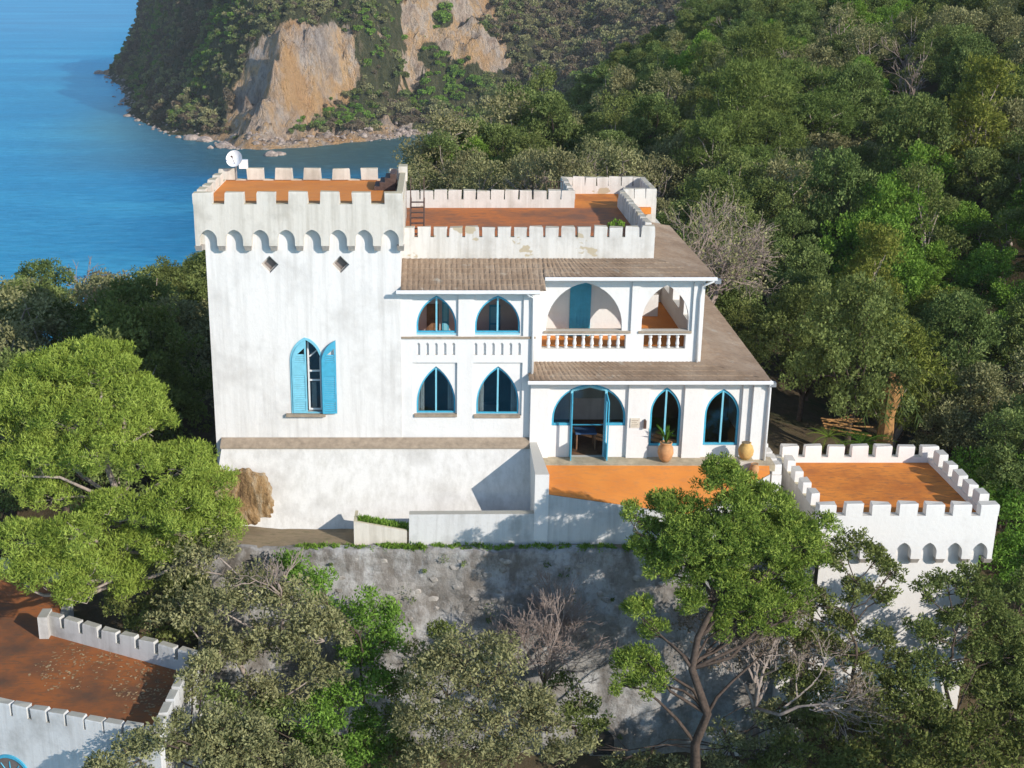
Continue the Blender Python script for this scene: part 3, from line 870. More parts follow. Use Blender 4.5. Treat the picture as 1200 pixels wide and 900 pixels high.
def door(x0, x1, y, z0, z1, arch_top=False, mat=M['blue'], panels=2, parent=None):
    o = MB().box(x0, x1, y - .06, y - .004, z0, z1).build('door', mat, parent or house)
    wd = (x1 - x0) / panels
    m = MB()
    for i in range(panels):
        for (a, b) in ((.06, .42), (.48, .94)):
            m.box(x0 + wd * i + .06, x0 + wd * (i + 1) - .06, y - .075, y - .0605, z0 + (z1 - z0) * a, z0 + (z1 - z0) * b)
    m.build('door_panel', M['blue_light'] if mat is M['blue'] else mat, o)
    return o
yb = LY + 2.5
door(xof(500, 380, yb), xof(514, 380, yb), yb, zf2, zof(356, yb), mat=M['wood'])
door(xof(518, 380, yb), xof(526, 380, yb), yb, zf2, zof(353, yb), panels=1)
door(xof(573, 380, yb), xof(586, 380, yb), yb, zf2, zof(357, yb), panels=1)
for a in ARS[2:]:
    for sg in (-1, 1):
        m = MB()
        for k in range(4):
            xk = a[0] + sg * (a[1] - .06 - .075 * k)
            m.box(xk - .034, xk + .034, LY + .40 + .03 * (k % 2), LY + .44 + .03 * (k % 2), a[2] - .1, a[3] + (a[4] - a[3]) * .62)
        m.build('curtain', M['curtain'], house)
# things glimpsed in the dark salon: a bench and a screen
MB().box(ARS[3][0] - .9, ARS[3][0] + .2, LY + 2.6, LY + 3.0, zf1, zf1 + 1.1).build('cupboard', M['curtain'], house)

# right bay, upper loggia
zeR = zof(326, 50.5)
RX0 = LX1 + .003
arR_ = [(xof(684.5, 386, RY), 44.5 * px(RY, 386), zof(388, RY), zof(383, RY), zof(332, RY)), (xof(779.5, 386, RY), 27.5 * px(RY, 386), zof(388, RY), zof(377, RY), zof(335, RY))]
zlow = 53.7
gaps = []
for us in (np.linspace(638, 730, 10), np.linspace(757.5, 800, 5)):
    for uu in us:
        a, b = xof(uu - 1.6, 400, RY), xof(uu + 1.6, 400, RY)
        gaps.append((a, b))
zb0, zb1 = zof(408.5, RY), zof(392.5, RY)
bals = []
def bal_run(g): return [(g[0][0] - .06, zb0), (g[-1][1] + .06, zb0), (g[-1][1] + .06, zb1), (g[0][0] - .06, zb1)]
runs = [gaps[:10], gaps[10:]]
panR = [recess(637, 739, 333 - 4, 386.5, RY), recess(748, 810.5, 329, 386.5, RY)]
for pr in panR: pr[0] = (pr[0][0], arR_[0][2]); pr[1] = (pr[1][0], arR_[0][2])
hol = [bal_run(r) for r in runs]
MB().slab([(RX0, zlow), (RX1, zlow), (RX1, zeR + .05), (RX0, zeR + .05)], panR + hol, RY, RY + .1).build('right_bay_skin', M['clean'], house)
MB().slab([(RX0 + .001, zlow), (RX1 - .001, zlow), (RX1 - .001, zeR + .04), (RX0 + .001, zeR + .04)], [arch(*a) for a in arR_] + hol, RY + .101, RY + .34).build('right_bay_wall', M['clean'], house)
bm_ = MB().lathe((0, 0, 0), [(.075, 0), (.075, .05), (.055, .07), (.085, .17), (.06, .32), (.05, .40), (.075, .43), (.075, zb1 - zb0)], 8).mesh('baluster', M['clean'], (0, 0, 0), False)
for r in runs:
    for (a, b), (c, d) in zip(r[:-1], r[1:]):
        piece('baluster', bm_, house, ((b + c) / 2, RY + .16, zb0))
for a, p_ in zip(arR_, panR):
    MB().box(p_[0][0] + .002, p_[1][0] - .002, RY - .05, RY + .42, a[2] - .09, a[2] - .002).build('balcony_rail', M['sill'], house)
zf2r = arR_[0][2] - .85
# gallery: back wall with the blue door on the left, deep gallery on the right
GX = xof(742, 380, RY)
yb = RY + 2.3
MB().box(RX0, GX - .02, yb, yb + .2, zf2r, zeR).build('gallery_wall', M['clean'], house)
MB().box(RX0, RX0 + .15, RY + .342, yb - .001, zf2r, zeR).build('gallery_wall', M['clean'], house)
MB().box(GX - .22, GX - .021, yb + .202, yb + 5.79, zf2r, zeR).build('gallery_wall', M['clean'], house)
# right outer wall with openings for the sun
frs = Frame(RX1, RY + .342, math.pi / 2)
ops = [arch(1.5 + i * 2.6, .8, zf2r + .85, zf2r + 1.6, zf2r + 2.6) for i in range(3)]
MB().slab([(0, zlow), (13.6, zlow), (13.6, zeR), (0, zeR)], ops, 0, .3, frs).build('right_wall', M['clean'], house)
MB().box(RX0, RX1 - .301, RY + .341, yb + 7, zf2r - .2, zf2r).build('gallery_floor', M['orange'], house)
MB().box(GX - .02, RX1 - .301, yb + 5.8, yb + 6, zf2r, zeR).build('gallery_wall', M['clean'], house)
MB().box(RX0, RX1 - .301, RY + .341, yb + 7, zeR + .0, zeR + .12).build('gallery_ceiling', M['clean'], house)
dx0, dx1 = xof(667.5, 360, yb), xof(692, 360, yb)
d = MB().slab([(dx0, zf2r), (dx1, zf2r), (dx1, zof(334, yb)), ((dx0 + dx1) / 2, zof(325, yb)), (dx0, zof(334, yb))], [], yb - .07, yb - .004).build('door', M['blue'], house)
m = MB()
for i in range(6):
    a = dx0 + (dx1 - dx0) * (i + .08) / 6; b = dx0 + (dx1 - dx0) * (i + .92) / 6
    m.box(a, b, yb - .085, yb - .0705, zf2r + .05, zof(335, yb))
m.build('door_plank', M['blue'], d)
MB().box(GX + .9, RX1 - .9, yb + 3.2, yb + 3.5, zf2r, zf2r + 1.0).build('stair_parapet', M['clean'], house)

# arcade on the ground floor
zeA = zof(447, 49.4)
zfa = 50.5
arA = [(xof(690, 500, AY), 43.5 * px(AY, 500), zfa - .012, zof(493, AY), zof(451.5, AY)),
       (xof(779.8, 500, AY), 18.2 * px(AY, 500), zof(524, AY), zof(486, AY), zof(455, AY)),
       (xof(846, 500, AY), 20.5 * px(AY, 500), zof(523, AY), zof(488, AY), zof(457, AY))]
def rec2(u0, u1, v0): return [(xof(u0, 500, AY), zfa + .001), (xof(u1, 500, AY), zfa + .001), (xof(u1, 500, AY), zof(v0, AY)), (xof(u0, 500, AY), zof(v0, AY))]
pA = [rec2(643, 735, 449), rec2(760, 800.5, 449.5), rec2(823, 868, 450)]
def notch_outline(x0, x1, z0, z1, cuts):
    pts = [(x0, z0)]
    for c in sorted(cuts):
        pts += [(c[0][0], z0), (c[0][0], c[2][1]), (c[1][0], c[2][1]), (c[1][0], z0)]
    return pts + [(x1, z0), (x1, z1), (x0, z1)]
MB().slab(notch_outline(AX0, AX1, zfa, zeA, pA), [], AY - .001, AY + .12).build('arcade_skin', M['clean'], house)
MB().slab([(AX0 + .001, zfa - .02), (AX1 - .001, zfa - .02), (AX1 - .001, zeA - .01), (AX0 + .001, zeA - .01)], [arch(*a) for a in arA], AY + .121, AY + .36).build('arcade_wall', M['clean'], house)
MB().box(AX0, AX0 + .3, AY + .361, RY + .2, 48, zeA).build('arcade_end_wall', M['clean'], house)
for a in arA[1:]: gothic_window(a, AY + .18, house, d=.09)
# wide arch: side lights over low walls, and the open blue door in the middle
a0 = arA[0]
jl, jr = xof(669.5, 500, AY), xof(709.5, 500, AY)
wn = MB()
full = arch(*a0, 14)
zc = zof(500, AY)
o = MB().slab(arch(a0[0], a0[1] - .004, zc, a0[3] + .005, a0[4] - .005, 12), [arch(a0[0], a0[1] - .09, zc + .012, a0[3] + .05, a0[4] - .13, 12)], AY + .18, AY + .28).build('window', M['blue'], house)
for x0, x1 in ((a0[0] - a0[1] + .09, jl - .06), (jr + .06, a0[0] + a0[1] - .09)): MB().box(x0, x1, AY + .17, AY + .29, zc + .0, zc + .1).build('sill', M['blue'], o)
MB().slab(arch(a0[0], a0[1] - .08, zc + .05, a0[3] + .04, a0[4] - .12, 12), [[(jl, zc + .06), (jr, zc + .06), (jr, a0[3] + .9), (jl, a0[3] + .9)]], AY + .226, AY + .234).build('pane', M['glass'], o)
for x0, x1 in ((a0[0] - a0[1] + .004, jl - .05), (jr + .05, a0[0] + a0[1] - .004)):
    MB().box(x0, x1, AY + .14, AY + .34, zfa - .01, zc - .005).build('low_wall', M['clean'], house)
dz = zof(459, AY)
pk = zof(452.5, AY)
df = MB()
df.box(jl - .05, jl + .05, AY + .12, AY + .30, zfa - .01, dz)
df.box(jr - .05, jr + .05, AY + .12, AY + .30, zfa - .01, dz)
df.tube([(jl, AY + .16, dz), (a0[0], AY + .16, pk - .06)], .055, 4); df.tube([(jr, AY + .16, dz), (a0[0], AY + .16, pk - .06)], .055, 4)
dfo = df.build('door_frame', M['blue_light'], house)
# two door leaves swung outwards
for hx_, sg in ((jl, -1), (jr, 1)):
    f = Frame(hx_, AY + .11, math.radians(-95 if sg < 0 else -85))
    o = MB().slab([(0, zfa + .02), (.5, zfa + .02), (.5, dz - .35), (0, dz - .1)], [[(.08, zfa + .7), (.42, zfa + .7), (.42, dz - .5), (.08, dz - .35)]], 0, .045, f).build('door_leaf', M['blue'], dfo)
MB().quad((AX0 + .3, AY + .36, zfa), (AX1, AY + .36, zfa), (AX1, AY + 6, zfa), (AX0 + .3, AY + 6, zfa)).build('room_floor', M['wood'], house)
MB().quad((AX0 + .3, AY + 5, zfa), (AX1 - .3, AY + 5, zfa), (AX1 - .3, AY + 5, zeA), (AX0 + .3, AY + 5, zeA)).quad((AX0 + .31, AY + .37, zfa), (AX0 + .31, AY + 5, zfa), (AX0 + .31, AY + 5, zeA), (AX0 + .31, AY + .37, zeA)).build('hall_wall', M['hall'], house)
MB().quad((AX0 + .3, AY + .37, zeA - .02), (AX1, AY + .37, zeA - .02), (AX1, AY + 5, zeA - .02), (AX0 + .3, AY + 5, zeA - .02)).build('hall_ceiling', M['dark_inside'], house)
MB().box(AX1 - .3, AX1, AY + .361, 63.2, 46, zeA).build('aisle_wall', M['clean'], house)
# side pier on the right corner
MB().box(xof(879, 500, AY), AX1 + .12, AY - .16, AY - .003, zfa - 1.2, zeA - .02).build('corner_pier', M['clean'], house)

# roofs ------------------------------------------------------------
PY = 52.05; zP = zof(303, PY)
PX0, PX1 = TX1 + .003, xof(767, 285, PY)
ex0 = LX1 + .28
eRx = RX1 + .30
exv = xof(640, 341, 49.6)
m = MB()
tiled_plane(m, (LX0 + .0, 49.6, zeL), (exv, 49.6, zeL), (exv, PY, zP), (LX0 + .0, PY, zP))
tiled_plane(m, (exv, 50.5, zeR + .02), (eRx, 50.5, zeR + .02), (PX1, PY, zP), (exv, PY, zP))
tiled_plane(m, (eRx, 50.5, zeR + .02), (eRx, 61.25, zeR + .02), (PX1, 61.25, zP), (PX1, PY, zP))
m.build('upper_roof', M['tile'], house)
m = MB()
# lower roof: front strip and the side aisle, hip between them
eA = (xof(620, 447, 49.4), xof(903, 450, 49.4))
zwA = zof(424, RY)
ex1 = eA[1]
zs_r = zeA + .3 * (ex1 - RX1)
tiled_plane(m, (eA[0], 49.4, zeA + .02), (ex1, 49.4, zeA + .02), (RX1, RY - .002, zwA), (eA[0], RY - .002, zwA))
tiled_plane(m, (ex1, 49.4, zeA + .02), (ex1 + .25, 63.6, zeA + .02), (RX1 + .002, 63.6, zwA + .3), (RX1 + .002, RY, zwA))
m.build('lower_roof', M['tile'], house)
def gutter(x0, x1, y, z, nm='gutter'):
    MB().tube([(x0, y, z), (x1, y, z)], .085, 6).build(nm, M['white_trim'], house)
gutter(LX0 - .18, exv - .25, 49.54, zeL - .045)
gutter(exv + .02, eRx + .06, 50.44, zeR - .03)
gutter(eA[0] - .05, ex1 + .08, 49.33, zeA - .045)
MB().box(LX0, exv - .3, 49.62, 49.64, zeL - .14, zeL - .012).build('fascia', M['white_trim'], house)
MB().box(exv, eRx, 50.52, 50.54, zeR - .14, zeR - .0).build('fascia', M['white_trim'], house)
MB().box(eA[0], ex1, 49.42, 49.44, zeA - .14, zeA - .0).build('fascia', M['white_trim'], house)
MB().box(exv, eRx - .02, 50.542, RY - .002, zeR - .03, zeR - .012).build('soffit', M['white_trim'], house)
MB().box(eA[0], ex1 - .02, 49.442, AY - .002, zeA - .03, zeA - .012).build('soffit', M['white_trim'], house)
MB().box(LX0, exv - .3, 49.642, LY - .002, zeL - .03, zeL - .012).build('soffit', M['white_trim'], house)
def pipe(pts, r=.05, mat=M['white_trim']): MB().tube(pts, r, 8).build('downpipe', mat, house, True)
xp = xof(624, 400, LY)
pipe([(xp - .3, 49.55, zeL - .1), (xp - .02, LY - .1, zeL - .35), (xp, LY - .09, zeL - 1), (xp, LY - .09, zeA + .15)], .055)
xp = xof(818, 390, RY)
pipe([(eRx - .05, 50.44, zeR - .1), (xp + .05, RY - .09, zeR - .4), (xp, RY - .09, zeR - .9), (xp, RY - .09, zwA + .02)], .055)
xp = AX1 + .06
pipe([(ex1 - .02, 49.34, zeA - .08), (xp, AY - .24, zeA - .4), (xp, AY - .25, zeA - 1), (xp, AY - .25, zfa - .3)], .055)
for (x, y, z) in ((ex1 + .1, 49.42, zeA - .1), (eRx + .1, 50.5, zeR - .1)):
    MB().box(x - .12, x + .12, y - .1, y + .14, z - .12, z + .06).build('hopper', M['grey_metal'], house)

# roof terrace with battlements
zPt = zof(266, PY); hM = .43
zPg = zPt - hM
BY = 61.3
zRF = 58.95
MB().box(PX0, PX1, PY, PY + .28, zP - .3, zPg).build('parapet_wall', M['patchy'], house)
merlons(house, Frame(PX0, PY), PX1 - PX0, 16, .535, .28, hM, zPg, M['patchy'])
MB().box(PX1 - .28, PX1, PY + .281, BY, zP - .3, zPg - .003).build('parapet_wall', M['patchy'], house)
merlons(house, Frame(PX1, PY + .9, math.pi / 2), BY - PY - 1.1, 12, .56, .28, hM, zPg - .003, M['patchy'], t0=0.0)
bx1 = xof(673, 222, BY)
MB().box(PX0, bx1, BY - .28, BY, zRF - 2, zPg).build('parapet_wall', M['patchy'], house)
merlons(house, Frame(PX0, BY - .28), bx1 - PX0, 12, .60, .28, hM, zPg, M['patchy'])
B2 = 65.3
cx1 = xof(770, 223, BY)
MB().box(bx1 - .28, bx1, BY + .001, B2 - .28, zRF - 2, zPg).build('parapet_wall', M['patchy'], house)
merlons(house, Frame(bx1, BY + .1, math.pi / 2), B2 - BY - .4, 5, .60, .28, hM, zPg, M['patchy'])
MB().box(bx1 - .28, cx1, B2 - .279, B2, zRF - 2, zPg - .002).build('parapet_wall', M['patchy'], house)
merlons(house, Frame(bx1 - .28, B2 - .28), cx1 - bx1 + .28, 7, .58, .28, hM, zPg - .002, M['patchy'])
MB().box(cx1 - .28, cx1, BY + .281, B2 - .28, zRF - 4, zPg).build('parapet_wall', M['patchy'], house)
merlons(house, Frame(cx1, BY + .4, math.pi / 2), B2 - BY - .8, 5, .58, .28, hM, zPg, M['patchy'])
MB().box(PX1 + .001, cx1, BY, BY + .28, zRF - 4, zPg - .001).build('parapet_wall', M['patchy'], house)
merlons(house, Frame(PX1 + .001, BY), cx1 - PX1, 3, .5, .28, hM, zPg - .001, M['patchy'])
MB().box(PX0, PX1 - .281, PY + .281, BY - .281, zRF - .3, zRF).build('roof_terrace', M['orange_dirty'], house)
MB().box(bx1, cx1 - .281, BY - .28, B2 - .28, zRF - .31, zRF - .004).build('roof_terrace', M['orange_worn'], house)
MB().box(LX0 + .05, PX1 - .05, 54.5, BY - .1, 48, zRF - .32).build('core_wall', M['plaster'], house)
MB().box(RX0 + 3, RX1 - .31, yb + 7.01, 64.8, 48, zeR - .1).build('core_wall', M['plaster'], house)
# weeds on the terrace, vent caps
def leaf_arrays(C, R, per, size, asp=0.45, up=0.35, squash=0.85, seed=0, inner=.45):
    g = np.random.default_rng(seed)
    C, R = np.asarray(C, float), np.asarray(R, float)
    per = np.broadcast_to(np.asarray(per), (len(C),)).astype(int)
    idx = np.repeat(np.arange(len(C)), per)
    n = len(idx)
    d = g.normal(size=(n, 3)); d /= np.linalg.norm(d, axis=1)[:, None] + 1e-9
    rr = (inner + (1 - inner) * g.random(n) ** .7)[:, None]
    pos = C[idx] + d * rr * R[idx][:, None] * np.array((1, 1, squash))
    ax = d * .8 + g.normal(size=(n, 3)) * .55 + np.array((0, 0, up))
    ax /= np.linalg.norm(ax, axis=1)[:, None] + 1e-9
    sd = np.cross(ax, g.normal(size=(n, 3))); sd /= np.linalg.norm(sd, axis=1)[:, None] + 1e-9
    L = (size * (.6 + .8 * g.random(n)))[:, None]
    W = L * asp
    v = np.stack([pos - ax * L * .5, pos + sd * W * .5, pos + ax * L * .5, pos - sd * W * .5], 1).reshape(-1, 3)
    ct = g.random(len(C))
    tint = np.clip(.6 * ct[idx] + .4 * g.random(n), 0, 1)
    return v, tint
def leaf_mesh(name, v, tint, mat):
    n = len(tint)
    me = bpy.data.meshes.new(name)
    me.vertices.add(n * 4); me.vertices.foreach_set('co', v.astype(np.float32).ravel())
    me.loops.add(n * 4); me.loops.foreach_set('vertex_index', np.arange(n * 4))
    me.polygons.add(n); me.polygons.foreach_set('loop_start', np.arange(n) * 4)
    me.update(calc_edges=True)
    me.attributes.new('tint', 'FLOAT', 'FACE').data.foreach_set('value', tint.astype(np.float32))
    me.materials.append(mat)
    return me
def leaf_obj(name, v, tint, mat, parent=None):
    if parent: v = v - np.array(ORIG[parent.name])
    o = bpy.data.objects.new(name, leaf_mesh(name, v, tint, mat))
    COL.objects.link(o)
    if parent:
        o.parent = parent
        ORIG[o.name] = ORIG[parent.name]
    return o

# ---------------- podium, terrace, low walls, planter
pod = thing('podium_wall', 'stained white sloping podium wall below the tower and its moss edged ledge', 'wall', (-3, 48.8, 48))
pxa, pxb = -8.85, AX0 - .002
MB().hexa([(pxa - .5, 47.75, 47.5), (pxb, 47.75, 47.5), (pxb, 49.93, 47.5), (pxa - .5, 49.93, 47.5)], [(pxa, 49.58, 51.0), (pxb, 49.58, 51.0), (pxb, 49.93, 51.0), (pxa, 49.93, 51.0)]).build('wall', M['podium'], pod)
MB().hexa([(pxa - .05, 49.50, 51.003), (pxb, 49.50, 51.003), (pxb, TY - .004, 51.003), (pxa - .05, TY - .004, 51.003)], [(pxa - .05, 49.52, 51.10), (pxb, 49.52, 51.10), (pxb, TY - .004, 51.34), (pxa - .05, TY - .004, 51.34)]).build('ledge', M['sill'], pod)

terr = thing('orange_terrace', 'bright orange paved terrace before the arcade on a white retaining base', 'terrace', (6, 48, 48))
FYL = 46.5
tl = (xof(643, 580, FYL), FYL); 
tr = Pz(757, 597, 50.25)[:2]
sl_ = (tr[1] - tl[1]) / (tr[0] - tl[0])
trx = xof(815, 606, FYL)
tr2 = (trx, FYL)
zt0, zt1 = 50.48, 50.22
zt2 = zof(604, FYL)
def prism(out, z0, zs):
    n = len(out)
    m_ = MB()
    m_.add([(x, y, z0) for x, y in out] + [(x, y, z) for (x, y), z in zip(out, zs)], [(n, n + k, n + k + 1) for k in range(1, n - 1)] + [tuple(reversed(range(n)))] + [(i, (i + 1) % n, (i + 1) % n + n, i + n) for i in range(n)])
    return m_
pb = prism([(AX0 + .003, AY + .1), (AX0 + .003, FYL), (tl[0], FYL), tr2, (13.7, 48.6), (13.9, AY + .1)], 47.3, [zt0, zt1, zt1, zt2, zt0 - .25, zt0])
pb.f = pb.f[4:]
pb.build('base_wall', M['aged'], terr)
bk = [np.array((tl[0] - .22, AY - .7, zt0 - .01)), np.array((13.75, AY - .7, zt0 - .01))]
def front(t):
    a, b, c = np.array((tl[0], FYL + .002, zt1 + .01)), np.array((tr2[0], FYL + .002, zt2 + .01)), np.array((13.68, 48.6, zt0 - .24))
    k = .55
    return a + (b - a) * (t / k) if t < k else b + (c - b) * ((t - k) / (1 - k))
m = MB(); NU, NV = 40, 14
for jv in range(NV + 1):
    for iu in range(NU + 1):
        f_ = front(iu / NU); b_ = bk[0] + (bk[1] - bk[0]) * iu / NU
        m.v.append(tuple(f_ + (b_ - f_) * jv / NV))
for jv in range(NV):
    for iu in range(NU):
        a = jv * (NU + 1) + iu; m.f.append((a, a + 1, a + NU + 2, a + NU + 1))
m.build('terrace_floor', M['orange'], terr, True)
sh_t = MB().hexa([(AX0 + .3, AY - .75, 50.2), (AX1 + .4, AY - .75, 50.2), (AX1 + .4, AY + .118, 50.2), (AX0 + .3, AY + .118, 50.2)], [(AX0 + .3, AY - .75, zfa - .03), (AX1 + .4, AY - .75, zfa - .03), (AX1 + .4, AY + .118, zfa - .003), (AX0 + .3, AY + .118, zfa - .003)]).build('paving_strip', M['paving'], terr)
MB().hexa([(AX0 - .003, FYL - .02, 47.6), (tl[0] - .0, FYL - .02, 47.6), (tl[0] - .25, AY - .003, 47.6), (AX0 - .003, AY - .003, 47.6)], [(AX0 - .003, FYL - .02, zt1 + .86), (tl[0] - .0, FYL - .02, zt1 + .86), (tl[0] - .25, AY - .003, zt0 + .72), (AX0 - .003, AY - .003, zt0 + .72)]).build('side_parapet', M['clean'], terr)
zlw = zof(603, 46.45)
lw0 = xof(479, 615, 46.45)
lw = tag(MB().hexa([(lw0, 46.42, 47.6), (AX0 - .006, 46.42, 47.6), (AX0 - .006, 46.8, 47.6), (lw0, 46.8, 47.6)], [(lw0 + .02, 46.45, zlw), (AX0 - .006, 46.45, zlw + .03), (AX0 - .006, 46.8, zlw + .03), (lw0 + .02, 46.8, zlw)]).build('low_wall', M['aged']), 'low white wall running left from the orange terrace along the dirt path', 'wall')
# planter
pl = thing('stone_planter', 'wedge shaped pale stone planter full of grass at the foot of the podium wall', 'planter', (xof(447, 625, 46.9), 46.9, 48.05))
a_, b_ = xof(415, 628, 46.6), xof(477, 628, 46.6)
m = MB()
zpl = 48.05
m.hexa([(a_, 46.5, zpl - .1), (b_, 46.5, zpl - .1), (b_, 46.62, zpl - .1), (a_, 46.62, zpl - .1)], [(a_, 46.5, zof(611, 46.5)), (b_, 46.5, zof(622, 46.5)), (b_, 46.62, zof(622, 46.5)), (a_, 46.62, zof(611, 46.5))])
m.box(a_, a_ + .12, 46.622, 47.6, zpl - .1, zof(611, 46.5) - .01)
m.build('trough', M['parapet'], pl)
g_ = np.linspace(a_ + .25, b_ - .05, 14)
zz_ = [zof(611 + 11 * (x - a_) / (b_ - a_), 46.5) - .05 for x in g_]
v, t_ = leaf_arrays([(x, 46.95, z) for x, z in zip(g_, zz_)], [.28] * 14, 110, .16, .25, 1.2, .5, 3)
leaf_obj('grass', v, t_, M['lf_bright'], pl)
MB().hexa([(a_ + .13, 46.625, zpl - .1), (b_, 46.625, zpl - .1), (b_, 47.5, zpl - .1), (a_ + .13, 47.5, zpl - .1)], [(a_ + .13, 46.625, zz_[0] - .1), (b_, 46.625, zz_[-1] - .1), (b_, 47.5, zz_[-1] - .1), (a_ + .13, 47.5, zz_[0] - .1)]).build('soil', M['dirt'], pl)

# dirt path sheet
xsn = np.arange(-10.5, 16.0, 0.35); ysn = np.arange(46.05, 49.3, 0.22)
X, Y = np.meshgrid(xsn, ysn)
tag(grid_mesh('path', xsn, ysn, 48.06 + fbm(X * .8, Y * .8, 3, 77) * .06 + np.clip(-6.3 - X, 0, 5) * .06, M['dirt']), kind='structure')
# grass verge along the wall top
gx = np.concatenate([rng.uniform(-5.6, 8.5, 150), rng.normal(-1.6, .3, 14), rng.normal(-.6, .25, 10)])
v, t_ = leaf_arrays(np.stack([gx, rng.uniform(46.0, 46.35, len(gx)), np.full(len(gx), 48.1)], 1), rng.uniform(.08, .2, len(gx)), 50, .14, .28, 1.0, .8, 5)
tag(leaf_obj('verge_grass', v, t_, M['lf_bright']), kind='stuff')

# stone retaining wall
rw = thing('retaining_wall', 'tall weathered rubble retaining wall holding up the path under the castle', 'wall', (2, 45.5, 39))
nx_, nz_ = 150, 60
sx_ = np.linspace(-9.5, 15.0, nx_); sz_ = np.linspace(0, 1, nz_)
X, Zt = np.meshgrid(sx_, sz_)
Zw = 38.0 + Zt * (48.12 - 38.0)
Yw = 44.9 + Zt * 1.0 - fbm(X * .9, Zw * 1.1, 4, 51) * .22 - fbm(X * .25, Zw * .25, 3, 52) * .25
Yw = np.minimum(Yw, 45.97 - (1 - Zt) * .4)
Zw[-1] += fbm(sx_ * 1.3, sx_ * 0, 3, 58) * .12
co = np.stack([X, Yw, Zw], -1).reshape(-1, 3)
topr = np.stack([sx_, np.full(nx_, 46.35), Zw[-1] - .03], -1)
m = MB()
i = np.arange((nz_ - 1) * nx_).reshape(nz_ - 1, nx_)[:, :-1].ravel()
fs = [(a, a + 1, a + 1 + nx_, a + nx_) for a in i]
m.add(list(map(tuple, co)) + list(map(tuple, topr)), fs + [((nz_ - 1) * nx_ + k, (nz_ - 1) * nx_ + k + 1, nz_ * nx_ + k + 1, nz_ * nx_ + k) for k in range(nx_ - 1)])
m.build('wall', M['rubble'], rw, True)
# stones standing proud of the render
stn = []
for k in range(7):
    bm = bmesh.new()
    bmesh.ops.create_icosphere(bm, subdivisions=1, radius=1)
    for vv in bm.verts:
        vv.co = Vector((vv.co.x * random.uniform(.75, 1.15), vv.co.y * random.uniform(.5, .7), vv.co.z * random.uniform(.6, .95)))
    me = bpy.data.meshes.new('stone'); bm.to_mesh(me); bm.free(); me.materials.append(M['stone']); stn.append(me)
for k in range(110):
    x = random.uniform(-5, 9.5); t = 1 - abs(random.gauss(0, .33))
    if t < .05: t = random.uniform(.1, .9)
    s = random.uniform(.10, .24)
    y = 44.9 + t * 1.0 - float(fbm(np.array([x * .9]), np.array([(38 + t * 10.12) * 1.1]), 4, 51)[0]) * .22 - float(fbm(np.array([x * .25]), np.array([(38 + t * 10.12) * .25]), 3, 52)[0]) * .25
    piece('stone', random.choice(stn), rw, (x, y + s * .25, 38 + t * 10.0 - .05), random.uniform(-.3, .3), (s * random.uniform(.9, 1.6), s, s))
xd = xof(708, 872, 44.8); jd = int(np.argmin(np.abs(sx_ - xd))); yd = float(Yw[8:18, jd - 3:jd + 4].min())
ad = arch(xd, .42, 39.4, 40.0, 40.6)
MB().slab(arch(xd, .56, 39.3, 40.0, 40.78), [ad], yd - .03, yd + .4).build('arch_surround', M['rubble'], rw)
MB().slab(ad, [], yd - .01, yd + .02).build('niche_shade_panel', mk_simple('niche_shade_black', (.03, .028, .025), .9, .2), rw)  # flat dark panel stands for the shade inside the niche
wx_ = rng.uniform(-5, 9.5, 40); wt_ = np.clip(rng.beta(1.6, 1.2, 40), .12, .97)
wi_ = np.searchsorted(sx_, wx_).clip(0, nx_ - 1); wj_ = (wt_ * (nz_ - 1)).astype(int)
v, t_ = leaf_arrays(np.stack([wx_, Yw[wj_, wi_] - .08, Zw[wj_, wi_]], 1), rng.gamma(1.6, .07, 40) + .05, 45, .11, .35, .3, .9, 66)
leaf_obj('wall_weeds', v, t_, M['lf_oak'], rw)['kind'] = 'stuff'

# ---------------- right bastion tower
BX0, BX1, BFY, BBY = 15.24, 22.4, 46.8, 53.2
zbt = zof(591, BFY); zbg = zbt - .5; zbf = 48.92
bas = thing('low_bastion_tower', 'lower white bastion with an orange roof floor and battlements beside the arcade', 'tower', ((BX0 + BX1) / 2, 50, 42))
bo = .36
bz0 = zof(655, BFY)
MB().box(BX0 + bo, BX1 - bo, BFY + bo, BFY + bo + .4, 37, zbg - .6).build('front_wall', M['clean'], bas)
mb = MB().box(BX0 + bo, BX0 + bo + .4, BFY + bo + .401, BBY, 38, zbg - .6); mb.box(BX1 - bo - .4, BX1 - bo, BFY + bo + .401, BBY, 38, zbg - .6); mb.box(BX0 + bo + .401, BX1 - bo - .401, BBY - .4, BBY - .01, 42, zbg - .6)
mb.build('side_wall', M['clean'], bas)
fr = Frame(BX0, BFY)
corbel_table(bas, fr, BX1 - BX0, 7, bz0, zof(648, BFY), zof(636, BFY), zbg, 0, bo, .40, M['clean'], M['corbel'])
corbel_table(bas, Frame(BX0, BBY, -math.pi / 2), BBY - BFY - bo - .005, 6, bz0, zof(648, BFY), zof(636, BFY), zbg - .004, 0, bo, .40, M['parapet'], M['corbel'])
MB().box(BX1 - .42, BX1, BFY + bo + .003, BBY, bz0, zbg - .003).build('parapet_wall', M['clean'], bas)
MB().box(BX0, BX1, BBY + .001, BBY + .34, bz0, zbg - .005).build('parapet_wall', M['clean'], bas)
MB().box(BX0 + bo + .001, BX1 - .421, BFY + bo + .001, BBY, zbf - .4, zbf).build('roof_terrace', M['orange_worn'], bas)
merlons(bas, fr, BX1 - BX0, 7, .72, .36, .5, zbg, M['clean'])
merlons(bas, Frame(BX0 + .2, BBY), BX1 - BX0 - .2, 7, .72, .34, .5, zbg - .005, M['clean'])
merlons(bas, Frame(BX0, BBY - 1.0, -math.pi / 2), BBY - BFY - 2.1, 4, .66, .36, .48, zbg - .004, M['clean'])
